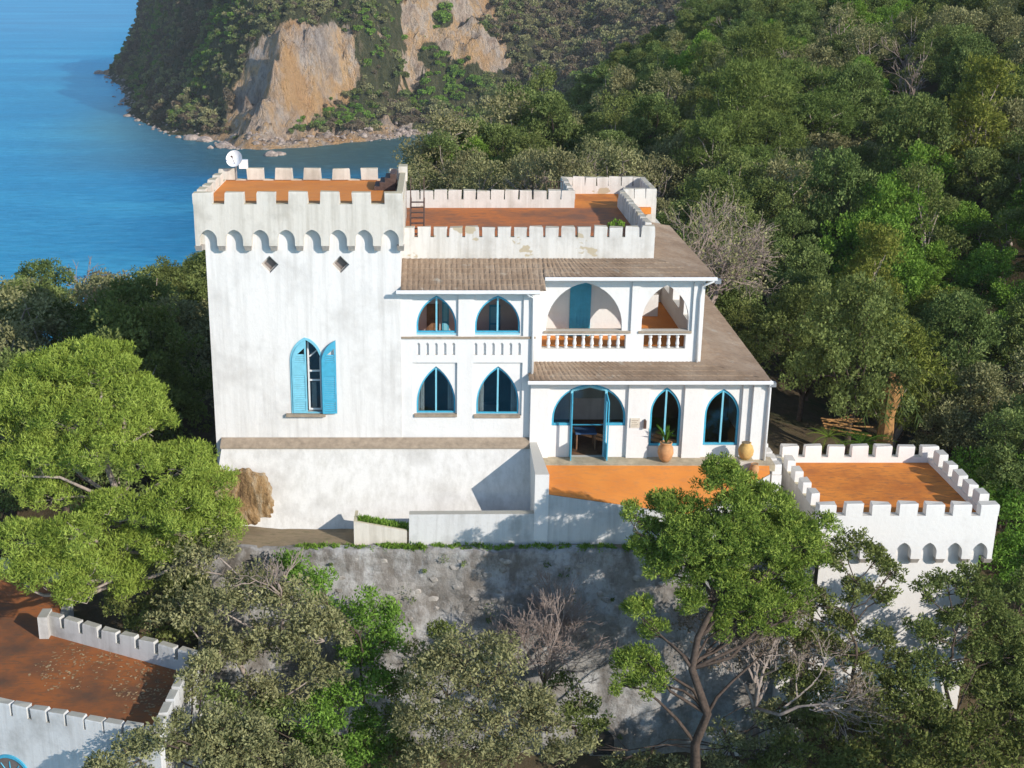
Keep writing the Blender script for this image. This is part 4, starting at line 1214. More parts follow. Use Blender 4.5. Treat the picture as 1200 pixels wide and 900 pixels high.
merlons(bas, Frame(BX1, BFY + .95, math.pi / 2), BBY - BFY - 1.4, 5, .66, .40, .5, zbg - .003, M['clean'])

# stepped parapet between terrace and bastion
sp_ = thing('stepped_parapet', 'short stepped white parapet between the terrace corner and the bastion roof', 'wall', (14.6, 50.5, 48))
for (x0, x1, y0, y1, z1) in ((13.75, 14.6, 52.2, 52.55, 49.75), (14.62, 15.2, 52.2, 52.55, 49.4), (13.95, 14.35, 49.2, 52.19, 49.95)):
    MB().box(x0, x1, y0, y1, 47.5, z1).build('parapet_block', M['clean'], sp_)
merlons(sp_, Frame(13.78, 52.2), .8, 1, .7, .34, .42, 49.75, M['clean'])
merlons(sp_, Frame(14.35, 49.3, math.pi / 2), 2.8, 4, .5, .38, .4, 49.95, M['clean'])

# ---------------- lower left terrace building
zl = 46.8; zlg = zl - .42; zlf = zl - .85
A1, A2 = Pz(60, 716, zl), Pz(232, 762, zl)      # back parapet
C1, C2 = Pz(186, 858, zl), Pz(0, 824, zl)       # front parapet
low = thing('lower_terrace_house', 'white flat roofed outbuilding with a leaf strewn rusty orange roof and slim merlons', 'house', (-14, 38, 38))
dirf = (C1 - C2)[:2]; dirf = dirf / np.hypot(*dirf)
C3 = C1[:2] - dirf * 13.0
A3 = A1[:2] + np.array((-.6, 4.0)); 
A4 = A3 - dirf * 9
def wseg(a, b, z0, z1, th, mat, nm, parent, t0=0.0):
    f, L = frame_between(a, b)
    MB().box(0, L, t0, t0 + th, z0, z1, f).build(nm, mat, parent)
    return f, L
f, L = wseg(C3, C1[:2], 36, zlg, .3, M['aged'], 'front_wall', low)
nM = int(L / .68)
merlons(low, f, L, nM, .58, .3, .42, zlg, M['aged'])
f, L = wseg(A1[:2], A2[:2], 40, zlg, .3, M['aged'], 'back_wall', low, -.3)
merlons(low, f, L, 8, .66, .3, .42, zlg, M['aged'], t0=-.3)
f, L = wseg(C1[:2] + np.array((.0, .31)), A2[:2] - np.array((.0, .31)), 38, zlg - .003, .3, M['aged'], 'right_wall', low)
merlons(low, f, L, 6, .62, .3, .42, zlg - .003, M['aged'], jit=.03)
MB().box(A1[0] - .35, A1[0] + .0, A1[1] - .6, A1[1] + .1, 42, zl + .05).build('pillar', M['aged'], low)
m = MB()
fl = [C3 + np.array((0, .31)), C1[:2] + np.array((-.05, .33)), A2[:2] - np.array((.05, .31)), A1[:2] - np.array((0, .31)), A3, A4]
m.add([(p[0], p[1], zlf - .3) for p in fl] + [(p[0], p[1], zlf) for p in fl], [tuple(range(6, 12))] + [(i, (i + 1) % 6, (i + 1) % 6 + 6, i + 6) for i in range(6)])
m.build('roof_terrace', M['orange_mossy'], low)
wseg(A4, A3, 42, zlf + .55, .3, M['aged'], 'back_wall', low, .0)
# blue arched window low on its front wall
f, L = frame_between(C3, C1[:2])
wpt = P(10, 895, C3[1] + (C1[1] - C3[1]) * .6)
sw = math.hypot(wpt[0] - C3[0], 0) / f.c
zw = 44.3
wo = MB().slab(arch(sw, .75, zw - 1.2, zw - .2, zw + .55), [arch(sw, .66, zw - 1.1, zw - .2, zw + .44)], -.06, -.002, f).build('window', M['blue'], low)
MB().slab(arch(sw, .67, zw - 1.11, zw - .2, zw + .45), [], -.02, -.004, f).build('pane', M['dark_inside'], wo)
m = MB()
for k in range(5):
    th = math.pi * (k + .5) / 5
    m.tube([f.p(sw, -.035, zw - .3), f.p(sw + .6 * math.cos(th), -.035, zw - .3 + .6 * math.sin(th))], .02, 4)
m.build('glazing_bar', M['blue'], wo)
# fallen leaves on the flat roof
n = 900
tt, ss = rng.random(n), rng.random(n)
pp = (C1[:2] - dirf * 7) * ((1 - tt) * (1 - ss))[:, None] + C1[:2] * (tt * (1 - ss))[:, None] + A2[:2] * (tt * ss)[:, None] + (A1[:2]) * ((1 - tt) * ss)[:, None]
pp = pp * .86 + pp.mean(0) * .14
keep = fbm(pp[:, 0] * .6, pp[:, 1] * .6, 3, 91) > -.05
pp = pp[keep]
v, t_ = leaf_arrays(np.column_stack([pp, np.full(len(pp), zlf + .03)]), np.full(len(pp), .03), 2, .12, .7, 0, .2, 8)
v[:, 2] = zlf + .012 + (v[:, 2] - zlf - .03) * .12 + .01 * rng.random(len(v))
tag(leaf_obj('fallen_leaves', v, t_, M['lf_litter']), kind='stuff')

# ---------------- small things on the castle
def pot(name, label, c, s, prof, mat=M['terracotta'], group=None):
    t = thing(name, label, 'pot', c, group)
    MB().lathe(c, [(r * s, z * s) for r, z in prof], 16).build('body', mat, t, True)
    MB().lathe((c[0], c[1], c[2] + prof[-1][1] * s - .04), [(prof[-1][0] * s * .85, 0), (prof[-1][0] * s * .85, .05)], 12).build('soil', M['dirt'], t)
    return t
JAR = [(.16, 0), (.26, .15), (.33, .38), (.30, .60), (.22, .72), (.25, .78), (.26, .82), (.22, .825), (.20, .78)]
c = (xof(780, 528, AY - .35), AY - .35, zfa - .004)
pot('terracotta_pot', 'terracotta jar holding a leafy plant in front of the middle arcade window', c, 1.02, JAR)
pt_ = thing('potted_plant', 'spiky green plant growing out of the terracotta jar by the arcade', 'plant', (c[0], c[1], c[2] + .8))
g = np.random.default_rng(4)
m = MB()
for k in range(16):
    th = g.uniform(0, 6.28); r = g.uniform(.25, .55); h_ = g.uniform(.3, .75)
    b0 = np.array((c[0], c[1], c[2] + .79)); e = b0 + np.array((math.cos(th) * r, math.sin(th) * r, h_)); mid = b0 * .5 + e * .5 + np.array((0, 0, .18))
    sd = np.array((-math.sin(th), math.cos(th), 0)) * .05
    m.add([b0 - sd * .4, b0 + sd * .4, mid + sd, e, mid - sd], [(0, 1, 2, 4), (4, 2, 3)])
lo_ = m.build('leaves', M['lf_bright'], pt_)
c2 = (xof(874, 530, AY - .75), AY - .75, zfa + .25)
MB_ped = tag(MB().box(c2[0] - .28, c2[0] + .3, c2[1] - .28, c2[1] + .3, 48.5, zfa + .247).build('pot_plinth', M['parapet']), 'small stained white plinth under the round jar at the arcade corner', 'plinth')
pot('terracotta_pot', 'round ochre jar on the plinth at the right corner of the arcade', c2, .85, [(.18, 0), (.34, .2), (.38, .45), (.3, .68), (.2, .78), (.24, .84)], mk_simple('ochre_terracotta', (0.58, 0.36, 0.12), .8, .2, 5))
c3 = (xof(880, 545, AY - 1.3), AY - 1.3, 50.3)
pot('terracotta_pot', 'small half hidden pot below the ochre jar by the pine', (c3[0] + .15, c3[1], zt0 - .22), .6, JAR)
pq = thing('wall_plaque', 'pale stone plaque on the white pier between the door and the arched windows', 'plaque', (xof(745, 496, AY), AY - .03, zof(500, AY)))
a, b = xof(738.5, 496, AY), xof(749.5, 496, AY)
MB().box(a, b, AY - .035, AY - .003, zof(501, AY), zof(490, AY)).build('slab', M['plaque'], pq)
m = MB()
for k in range(4): m.box(a + .05, b - .06 - .05 * (k % 2), AY - .038, AY - .0355, zof(492.5 + k * 2.1, AY) - .012, zof(492.5 + k * 2.1, AY) + .012)
m.build('lettering', M['sill'], pq, kind='stuff')
wl = thing('wall_lantern', 'small dark lantern fixed to the pier beside the stone plaque', 'lamp', (xof(755.5, 496, AY), AY - .03, zof(500, AY)))
x = xof(755.5, 496, AY)
MB().box(x - .05, x + .05, AY - .16, AY - .05, zof(501, AY), zof(492, AY)).build('case', M['rust_metal'], wl)
MB().box(x - .02, x + .02, AY - .10, AY - .002, zof(492, AY), zof(491, AY)).build('bracket', M['rust_metal'], wl)
# satellite dish at the far left corner of the tower roof
dc = P(276, 187, TB - .1)
sd_ = thing('satellite_dish', 'white satellite dish on a short mast at the back corner of the tower roof', 'satellite dish', (dc[0], dc[1], zgap))
nrm = Vector((-.25, -1, .45)).normalized(); q_ = nrm.to_track_quat('Z', 'Y').to_matrix()
R_ = 10 * px(TB, 187)
m = MB(); rings = []
for i in range(5):
    for k in range(20):
        r = R_ * i / 4; th = 2 * math.pi * k / 20
        p_ = q_ @ Vector((r * math.cos(th), r * math.sin(th), .18 * (r / R_) ** 2)); m.v.append((dc[0] + p_.x, dc[1] + p_.y, dc[2] + p_.z))
for i in range(4):
    for k in range(20):
        a = i * 20 + k; b = i * 20 + (k + 1) % 20; m.f.append((a, b, b + 20, a + 20))
n0 = len(m.v); off = -nrm * .02
m.v += [(x + off.x, y + off.y, z + off.z) for x, y, z in m.v[:n0]]; m.f += [tuple(i + n0 for i in reversed(f_)) for f_ in m.f[:]]
m.build('dish', M['dish'], sd_, True)
MB().tube([(dc[0], dc[1] + .06, zgap + .0), (dc[0], dc[1] + .06, dc[2] - .05)], .035, 8).build('mast', M['grey_metal'], sd_)
e = dc + np.array(nrm) * .45
MB().tube([dc - np.array((0, 0, R_ * .8)), e], .014, 5).tube([e - np.array(nrm) * .06, e + np.array(nrm) * .06], .04, 8).build('feed_arm', M['rust_metal'], sd_)
b_ = tag(MB().box(dc[0] + .15, dc[0] + .5, dc[1] - .1, dc[1] + .25, zgap + .49, zgap + .85).build('junction_box', M['dish']), 'small pale box beside the satellite dish on the tower battlements', 'box')

# iron steps from tower roof down to the house roof
st = thing('iron_stair', 'rusty iron stair with handrails between the tower and the house roof terrace', 'stair', (xof(488, 262, PY + .6), PY + .6, zRF))
xa, xb = xof(480.5, 262, PY + .4), xof(496.5, 262, PY + .4)
y0_, y1_ = PY + .75, PY + 2.8
zt_ = zof(232, y1_)
m = MB()
for x in (xa, xb): m.tube([(x, y0_, zRF), (x, y1_, zt_)], .035, 5)
m.build('stringer', M['rust_metal'], st)
me_ = MB().box(-(xb - xa) / 2 + .03, (xb - xa) / 2 - .03, -.1, .1, -.015, .015).mesh('tread', M['rust_metal'])
for k in range(8):
    t = (k + .7) / 8.5
    piece('tread', me_, st, ((xa + xb) / 2, y0_ + (y1_ - y0_) * t, zRF + (zt_ - zRF) * t))
for x in (xa, xb):
    m = MB(); m.tube([(x, y0_, zRF), (x, y0_, zRF + 1.05), (x, y1_, zt_ + .9), (x, y1_, zt_)], .022, 5); m.tube([(x, y0_, zRF + .55), (x, y1_, zt_ + .45)], .016, 4)
    m.build('handrail', M['rust_metal'], st)
rl = thing('roof_railing', 'thin rusty railing on the back edge of the house roof terrace', 'railing', (xof(650, 215, BY + 1), BY + 1, zRF))
ra, rb = xof(640, 213, BY + .2), xof(659, 213, BY + .2)
m = MB()
for k in range(5): m.tube([(ra + (rb - ra) * k / 4, BY + .12, zPt - .3), (ra + (rb - ra) * k / 4, BY + .12, zPt + .38)], .014, 4)
for dz_ in (.05, .36): m.tube([(ra, BY + .12, zPt + dz_), (rb, BY + .12, zPt + dz_)], .014, 4)
m.build('rails', M['rust_metal'], rl)
wd_ = thing('roof_weed', 'bright green weed tuft growing in the corner of the house roof terrace', 'plant', tuple(P(720, 262, PY + .8)))
v, t_ = leaf_arrays([P(722, 262, PY + .9), P(716, 264, PY + .8), P(728, 263, PY + .8)], [.25, .16, .16], 120, .13, .4, .8, .8, 21)
leaf_obj('leaves', v, t_, M['lf_bright'], wd_)
# table inside the arcade hall
tb = thing('blue_table', 'blue cloth covered table just inside the open arcade door', 'table', (xof(690, 500, AY + 1.3), AY + 1.3, zfa))
x, y = xof(686, 500, AY + 1.3), AY + 1.3
MB().box(x - .45, x + .45, y - .4, y + .4, zfa + .70, zfa + .76).build('tabletop', mk_simple('navy_cloth', (.05, .12, .25), .8, .1), tb)
for dx in (-.38, .38):
    for dy in (-.33, .33): MB().box(x + dx - .03, x + dx + .03, y + dy - .03, y + dy + .03, zfa + .001, zfa + .698).build('leg', M['wood'], tb)
# rock outcrop by the podium
rk = bmesh.new(); bmesh.ops.create_icosphere(rk, subdivisions=5, radius=1)
cR = P(284, 583, 48.45)
co_ = np.array([vv.co for vv in rk.verts])
nn = fbm(co_[:, 0] * 2.2 + 3, co_[:, 2] * 1.4 + co_[:, 1], 4, 61) + .6 * np.abs(fbm(co_[:, 0] * 6, co_[:, 2] * 2.2, 3, 63))
bx_ = np.abs(co_).max(1)[:, None]
co_ = co_ * (.45 + .55 / bx_ * .8)
co_ = co_ * np.array((1.45, .50, 1.2)) * (1 + .42 * nn)[:, None]
co_[:, 0] -= co_[:, 2] * .22
for vv, q_ in zip(rk.verts, co_): vv.co = Vector(q_) + Vector(cR)
me = bpy.data.meshes.new('rock_outcrop'); rk.to_mesh(me); rk.free()
def mk_oc():
    m_, t, out = mat_new('ochre_rock'); q = NT(t)
    n1 = q.noise(q.pos((1.5, 1.5, .5)), 1.6, 6, .7); n2 = q.noise(q.pos(), 5, 5, .7)
    c_ = q.ramp(n1, [(.35, (.12, .075, .04)), (.5, (.30, .19, .09)), (.65, (.42, .33, .22))])
    q.bsdf(out, c_, .95, q.bump(q.math('ADD', n1, q.math('MULTIPLY', n2, .4)), 1, .2), .1); return m_
me.materials.append(mk_oc())
o = bpy.data.objects.new('rock_outcrop', me); COL.objects.link(o)
tag(o, 'brown ochre rock face breaking out of the podium wall beside the big pine', 'rock')
# blue drum among the trees
c = P(877, 733, 43.4)
bb = thing('blue_barrel', 'small blue plastic barrel among the trees under the right pine', 'barrel', (c[0], c[1], c[2] - .35))
MB().lathe((c[0], c[1], c[2] - .35), [(.22, 0), (.26, .1), (.27, .35), (.26, .6), (.22, .68)], 14).build('body', M['tarp'], bb, True)
MB().lathe((c[0], c[1], c[2] + .33), [(.23, 0), (.23, .04)], 14).build('lid', M['dish'], bb)
wb = tag(MB().box(xof(917, 700, 45.2), xof(933, 700, 45.2), 45.0, 45.6, 36, zof(682, 45.2)).build('white_wall_piece', M['clean']), 'narrow piece of white wall half hidden between the right pine and the bastion', 'pier')  # narrow strip of a lower white wall among the trees

# ================================================================== TREES
def limb(mb, a, b, r0, r1, g, bend=.12, seg=4, sides=5):
    a, b = np.array(a, float), np.array(b, float)
    L = np.linalg.norm(b - a)
    pts = []
    off = g.normal(size=3) * L * bend
    for i in range(seg + 1):
        t = i / seg
        pts.append(a + (b - a) * t + off * math.sin(math.pi * t) + (g.normal(size=3) * L * .02 if 0 < i < seg else 0))
    mb.tube(pts, [r0 + (r1 - r0) * i / seg for i in range(seg + 1)], sides)
    return pts
def subclumps(clumps, sub_r, g, cover=2.6, squash=.75, core=.35, low=-.45):
    C, R = [], []
    for (c, r) in clumps:
        n = max(4, int(cover * (r / sub_r) ** 2))
        d = g.normal(size=(n, 3)); d /= np.linalg.norm(d, axis=1)[:, None]
        d[:, 2] = np.where(d[:, 2] < low, -d[:, 2], d[:, 2])
        rr = np.where(g.random(n) < core, g.uniform(.35, .8, n), g.uniform(.82, 1.05, n))
        C.append(np.array(c) + d * (rr * r)[:, None] * np.array((1, 1, squash)))
        R.append(sub_r * g.uniform(.65, 1.25, n))
    return np.concatenate(C), np.concatenate(R)
def hero(name, label, base, clumps, mat, bark=None, sub_r=.38, leaf=.16, asp=.3, dens=70, trunk_r=.22, seed=1, cover=2.6, squash=.75, up=.35, fork=None, group=None, cat='tree', core=.35, fill=2):
    """a tree from an explicit list of (u, v, Y, r) foliage clumps measured on the photograph"""
    g = np.random.default_rng(seed)
    t = thing(name, label, cat, tuple(base), group)
    cl = [(P(u, v, y), r) for (u, v, y, r) in clumps]
    for c, r in list(cl):
        for _ in range(fill):
            d_ = g.normal(size=3); d_ /= np.linalg.norm(d_); d_[2] = -abs(d_[2]) * .8; d_[1] = abs(d_[1]) * 1.2 - .3
            cl.append((c + d_ * r * .95, r * g.uniform(.5, .85)))
    cen = np.mean([c for c, r in cl], axis=0)
    mb = MB()
    base = np.array(base, float)
    top_c = max(c[2] for c, r in cl)
    fork = np.array(fork, float) if fork is not None else np.array((cen[0], cen[1], top_c - 1.5))
    bb_ = bark or M['bark']
    pts = limb(mb, base - np.array((0, 0, .3)), fork, trunk_r, trunk_r * .22, g, .04, 12, 8)
    mb.build('trunk', bb_, t, True)
    mb = MB()
    tp_ = np.array(pts)
    for c, r in cl[:len(clumps)]:
        want = c[2] - .3 - .45 * np.hypot(c[0] - tp_[:, 0], c[1] - tp_[:, 1])
        k = int(np.argmin(np.abs(tp_[3:, 2] - want[3:]))) + 3
        q_ = limb(mb, pts[k], c + np.array((0, 0, -.25 * r)), trunk_r * .36 * (1 - .4 * k / 12), .025, g, .10, 4, 5)
        for _ in range(4):
            d_ = g.normal(size=3); d_ /= np.linalg.norm(d_)
            limb(mb, q_[-1 - g.integers(0, 2)], c + d_ * r * .8 * np.array((1, 1, .7)), .025, .008, g, .12, 2, 4)
    mb.build('branches', bb_, t, True)
    C, R = subclumps(cl, sub_r, g, cover, squash, core)
    v, tn = leaf_arrays(C, R, np.maximum(8, (dens * (R / sub_r) ** 2)).astype(int), leaf, asp, up, .8, seed + 50)
    leaf_obj('crown', v, tn, mat, t)
    return t
def bare(name, label, base, h, spread, mat, seed, depth=5, r0=.12, first=3, cat='tree', lean=(0, 0, 0), leaves=None, group=None, minr=.007, upw=.45, l0=.3):
    g = np.random.default_rng(seed)
    t = thing(name, label, cat, tuple(base), group)
    mb = MB(); tw = MB(); tips = []
    def rec(p, d, L, r, k):
        q_ = p + d * L
        m_ = mb if k >= depth - 1 else tw
        mid = p * .5 + q_ * .5 + g.normal(size=3) * L * .07
        m_.tube([p, mid, q_], [r, r * .85, r * .68], 6 if k >= depth - 1 else 3)
        if k == 0:
            tips.append(q_); return
        for _ in range(g.integers(2, 5) if k < depth else first):
            nd = d + g.normal(size=3) * spread + np.array((0, 0, upw * .4))
            nd /= np.linalg.norm(nd)
            st_ = p + (q_ - p) * g.uniform(.45, 1.0) if k < depth else q_
            rec(st_, nd, L * g.uniform(.6, .85), max(r * .6, minr), k - 1)
    d0 = np.array((0, 0, 1.0)) + np.array(lean); d0 /= np.linalg.norm(d0)
    rec(np.array(base, float) - np.array((0, 0, .2)), d0, h * l0, r0, depth)
    
    mb.build('trunk', mat, t, True); tw.build('twigs', mat, t)
    if leaves:
        lm, per, size = leaves
        T = np.array(tips); T = T[g.random(len(T)) < .6]
        v, tn = leaf_arrays(T, np.full(len(T), .22), per, size, .45, .3, .9, seed + 5)
        leaf_obj('crown', v, tn, lm, t)
    return t

# -- big bright pine on the left
hero('stone_pine', 'big bright green pine with a domed crown and pale limbs left of the tower', (-12.0, 44.0, hz(-12, 44)),
     [(60, 440, 44, 1.35), (112, 428, 44.5, 1.45), (150, 465, 44.2, 1.25), (20, 468, 43.6, 1.4), (90, 485, 43.2, 1.4), (180, 497, 44.4, .8), (-20, 500, 43.5, 1.3),
      (45, 535, 42.4, 1.2), (112, 528, 42.5, 1.2), (168, 540, 42.8, 1.0), (215, 545, 43.4, 1.15), (245, 572, 43.4, 1.1), (205, 590, 42.4, 1.2), (250, 605, 43.0, .95), (225, 618, 42.4, .8), (-5, 545, 42.2, .9), (170, 600, 41.8, .8),
      (30, 630, 40.9, .95), (85, 625, 40.9, .95), (50, 672, 40.5, 1.0), (105, 668, 40.7, .85), (20, 665, 40.3, .7), (85, 692, 40.4, .7), (130, 590, 41.8, .7), (60, 580, 42.2, .8), (150, 635, 42.6, .8), (185, 640, 42.8, .8), (110, 610, 42.8, .8), (135, 665, 42.4, .7), (215, 645, 43.4, .6), (150, 690, 42.6, .6)],
     M['lf_pine'], M['bark_pale'], .30, .15, .2, 105, .34, 11, 4.6, .62, .55, fill=1, core=.15)
# -- slender pine on the right of the terrace
hero('stone_pine', 'dark trunked pine with a broad dense crown in front of the orange terrace corner', (xof(800, 900, 41.2), 41.2, hz(xof(800, 900, 41.2), 41.2)),
     [(800, 600, 41.2, .9), (850, 566, 41.5, 1.0), (895, 592, 41.5, 1.05), (840, 625, 40.6, 1.1), (885, 635, 40.6, 1.1), (930, 625, 41.2, .9), (790, 650, 41, .85), (820, 672, 40.8, .85), (870, 690, 40.8, .9), (915, 668, 41, .8),
      (760, 615, 41.4, .5), (940, 655, 41.4, .6), (775, 590, 41.6, .5), (845, 545, 41.7, .5), (890, 712, 40.9, .6), (850, 665, 40.4, .8), (905, 640, 40.3, .8), (935, 690, 41, .55), (800, 630, 40.5, .8), (860, 600, 40.6, .9), (755, 640, 41, .5), (945, 640, 41.3, .5), (900, 700, 40.6, .7), (740, 598, 41.2, .35), (962, 612, 41.4, .4), (966, 655, 41.4, .35), (815, 700, 40.4, .5), (850, 712, 40.6, .55), (930, 712, 41.2, .5), (882, 735, 40.8, .5), (915, 738, 41.2, .5), (842, 735, 40.7, .4), (808, 705, 40.6, .4), (865, 720, 41.6, .6), (775, 668, 40.8, .5), (870, 640, 42, .9), (820, 625, 42, .9), (900, 620, 42.2, .9),
      (748, 715, 40.9, .62), (765, 740, 40.8, .5), (738, 775, 40.5, .55), (762, 795, 40.4, .68), (730, 800, 40.4, .5), (755, 768, 40.5, .5)],
     M['lf_pine2'], M['bark'], .27, .14, .26, 95, .28, 12, 3.7, .66, .45, fork=P(850, 600, 41.2), fill=1, core=.2)
# -- mixed maquis in the foreground
hero('olive_tree', 'grey green bushy tree below the podium with a dead limb in its top', (xof(300, 830, 42), 42.2, hz(-7, 42.2)),
     [(215, 655, 42.4, .9), (255, 640, 42.6, .9), (300, 690, 42, 1.0), (255, 705, 41.6, 1.1), (345, 705, 41.8, 1.0), (215, 715, 41.6, .9), (380, 745, 41.6, .9), (320, 755, 41.2, 1.05), (262, 765, 41, 1.0), (365, 790, 41.0, .8), (300, 810, 40.6, .9)],
     M['lf_olive'], M['bark_pale'], .34, .15, .42, 48, .2, 13, 3.0, .85)
hero('green_shrub', 'fresh green shrub between the grey green trees before the rubble wall', (xof(430, 800, 43), 43.0, hz(-2.5, 43)),
     [(345, 668, 44.2, .7), (372, 690, 43.8, .75), (405, 725, 43.4, .8), (440, 715, 43.4, .85), (455, 745, 43.2, .7), (420, 770, 42.8, .8), (445, 800, 42.2, .8), (400, 820, 41.6, .9), (440, 850, 41.2, .9), (370, 850, 40.4, .9), (415, 890, 40, .9)],
     M['lf_bright'], M['bark'], .32, .14, .42, 55, .12, 14, 2.8, .9, cat='shrub')
hero('olive_tree', 'grey green rounded tree at the bottom edge below the bare bush', (xof(560, 900, 39.5), 39.6, hz(1.5, 39.6)),
     [(540, 765, 40.2, .9), (585, 770, 40, .85), (515, 795, 40, .9), (560, 810, 39.6, 1.0), (610, 825, 39.6, .9), (640, 850, 39.5, .8), (500, 840, 39.4, .95), (550, 860, 39, 1.1), (600, 880, 38.8, 1.0), (660, 885, 39, .7), (500, 895, 38.6, 1.0)],
     M['lf_olive'], M['bark'], .33, .14, .42, 52, .2, 15, 3.0, .9)
hero('holm_oak', 'dull green oak crown filling the bottom left corner in front of the outbuilding', (xof(250, 960, 36.5), 36.8, hz(-6, 36.8)),
     [(150, 880, 35.0, .5), (130, 905, 34.6, .6), (182, 862, 35.0, .45), (225, 800, 38.6, .5), (240, 775, 39.4, .5), (215, 858, 36.6, .75), (260, 850, 37, .8), (185, 880, 36.2, .75), (305, 870, 36.8, .75), (240, 895, 36, .95), (335, 895, 36.6, .75), (160, 905, 35.8, .8), (290, 915, 36, .9), (375, 905, 37, .6)],
     M['lf_olive'], M['bark'], .3, .13, .45, 55, .2, 16, 3.2, .85)
hero('holm_oak', 'thin dark leaved oak with a pale leaning trunk before the white bastion', tuple(P(985, 860, 43.0)),
     [(1000, 635, 43.6, .55), (985, 655, 43.5, .5), (1025, 655, 43.6, .55), (1045, 670, 43.8, .45), (1000, 690, 43.4, .6), (960, 705, 43.2, .55), (1035, 700, 43.6, .6), (985, 730, 43.2, .65), (1030, 745, 43.4, .6), (950, 750, 42.9, .7), (1000, 775, 43, .7), (1050, 775, 43.4, .5), (960, 800, 42.6, .75), (1015, 815, 42.8, .7), (930, 790, 42.4, .6), (940, 715, 43, .5), (975, 760, 43, .6), (1045, 800, 43, .6)],
     M['lf_oak'], M['bark'], .25, .13, .45, 44, .10, 17, 3.0, .85, core=.6)
hero('holm_oak', 'open crowned oak whose leaves overlap the right edge of the bastion wall', tuple(P(1110, 860, 43.4)),
     [(1110, 685, 43.8, .6), (1135, 675, 44, .5), (1085, 690, 43.7, .5), (1150, 700, 44, .6), (1120, 725, 43.6, .6), (1175, 725, 44, .75), (1080, 735, 43.5, .5), (1150, 760, 43.6, .7), (1090, 775, 43.3, .6), (1190, 765, 43.8, .8), (1125, 795, 43.2, .7), (1060, 800, 43, .6), (1100, 745, 43.6, .5), (1140, 720, 43.8, .5), (1090, 825, 43, .7)],
     M['lf_oak'], M['bark'], .25, .13, .45, 44, .11, 18, 3.0, .85, core=.6)
hero('holm_oak', 'mid green oak standing at the right edge below the bastion', tuple(P(1200, 880, 44.4)),
     [(1180, 700, 45.6, .7), (1205, 690, 45.6, .8), (1190, 735, 45, .8), (1215, 770, 44.4, .9), (1175, 800, 43.6, .8), (1205, 830, 43, .9)],
     M['lf_oak'], M['bark'], .32, .15, .45, 55, .15, 19, 2.8)
hero('green_shrub', 'bright fresh green shrubs massed against the right side of the bastion', (xof(1180, 640, 50.5), 50.5, hz(24, 50.5)),
     [(1150, 560, 53.5, .9), (1175, 545, 54, .9), (1200, 560, 53, 1.1), (1165, 590, 52, 1.0), (1195, 600, 51.2, 1.1), (1185, 640, 50, 1.0), (1210, 640, 49.6, 1.2), (1170, 665, 49, .7), (1200, 690, 48.4, .9), (1130, 540, 54.6, .6)],
     M['lf_bright'], M['bark'], .36, .15, .45, 55, .12, 20, 2.8, cat='shrub')
hero('green_shrub', 'olive green undergrowth around the foot of the right pine trunk', tuple(P(860, 880, 41.6)),
     [(850, 862, 42, .6), (895, 845, 42.4, .65), (880, 885, 41.6, .7), (925, 820, 42.6, .6), (915, 870, 41.8, .7), (840, 895, 41.4, .6), (905, 790, 42.9, .45), (945, 840, 42.4, .6), (760, 890, 42.4, .5), (720, 895, 42.6, .45), (690, 870, 42, .5), (790, 900, 42, .5)],
     M['lf_olive'], M['bark'], .28, .13, .45, 50, .08, 25, 2.6, .9, cat='shrub')
hero('green_shrub', 'dark green undergrowth between the rounded grey green tree and the bare bush', tuple(P(690, 860, 43)),
     [(655, 800, 43.2, .5), (680, 825, 43.2, .55), (700, 850, 42.8, .55), (490, 770, 42.6, .6), (475, 800, 42.4, .6), (520, 740, 43, .5), (665, 840, 42.4, .6), (470, 840, 41.6, .7)],
     M['lf_oak'], M['bark'], .28, .13, .45, 50, .08, 26, 2.6, .9, cat='shrub')
for (i, lab, mt_, cl) in ((21, 'low dark shrub in the shade at the bottom right corner', 'lf_oak', [(1080, 830, 42.4, .8), (1120, 850, 42, .8), (1060, 870, 41.6, .8), (1160, 860, 42, .8), (1110, 890, 41.4, .8), (1190, 890, 41.6, .9), (1150, 815, 43, .8), (1200, 835, 43, .9), (1165, 740, 46.2, .8), (1160, 790, 45, .8), (1185, 760, 46, .8), (1155, 690, 46.6, .5), (1060, 820, 42.6, .7), (1090, 850, 42, .8), (1140, 890, 41, .9), (1210, 870, 42, .9)]),
                      (22, 'low dark shrub in the shade beneath the thin oak trunk', 'lf_oak', [(960, 850, 41.6, .7), (1000, 880, 41.2, .8), (930, 880, 41, .7), (1030, 850, 41.8, .7), (970, 905, 40.8, .7), (1000, 835, 42.4, .7), (940, 830, 42.6, .6), (1040, 890, 41, .8), (900, 900, 41, .6), (990, 900, 40.6, .8), (1070, 905, 40.6, .8)]),
                      (23, 'dark green shrub in deep shade at the bottom centre left', 'lf_oak', [(330, 835, 40.2, .8), (465, 880, 40.6, .8), (380, 880, 39.5, .9), (300, 850, 39.6, .8), (440, 910, 39.4, .8), (250, 820, 39.8, .7)])):
    b0 = P(*cl[1][:3])
    hero('dark_shrub', lab, (b0[0], b0[1], hz(b0[0], b0[1])), cl, M[mt_], M['bark'], .32, .15, .45, 45, .1, i, 2.6, .9, cat='shrub')
hero('green_shrub', 'sprawling green bushes beside the big pine where the retaining wall ends', (xof(180, 700, 44.6), 44.6, hz(-10, 44.6)),
     [(160, 660, 44.6, .7), (190, 690, 44, .8), (170, 720, 43.2, .7), (230, 690, 44, .7), (140, 700, 43.4, .7), (205, 735, 42.8, .7)], M['lf_oak'], M['bark'], .3, .14, .45, 50, .1, 24, 2.8, cat='shrub')
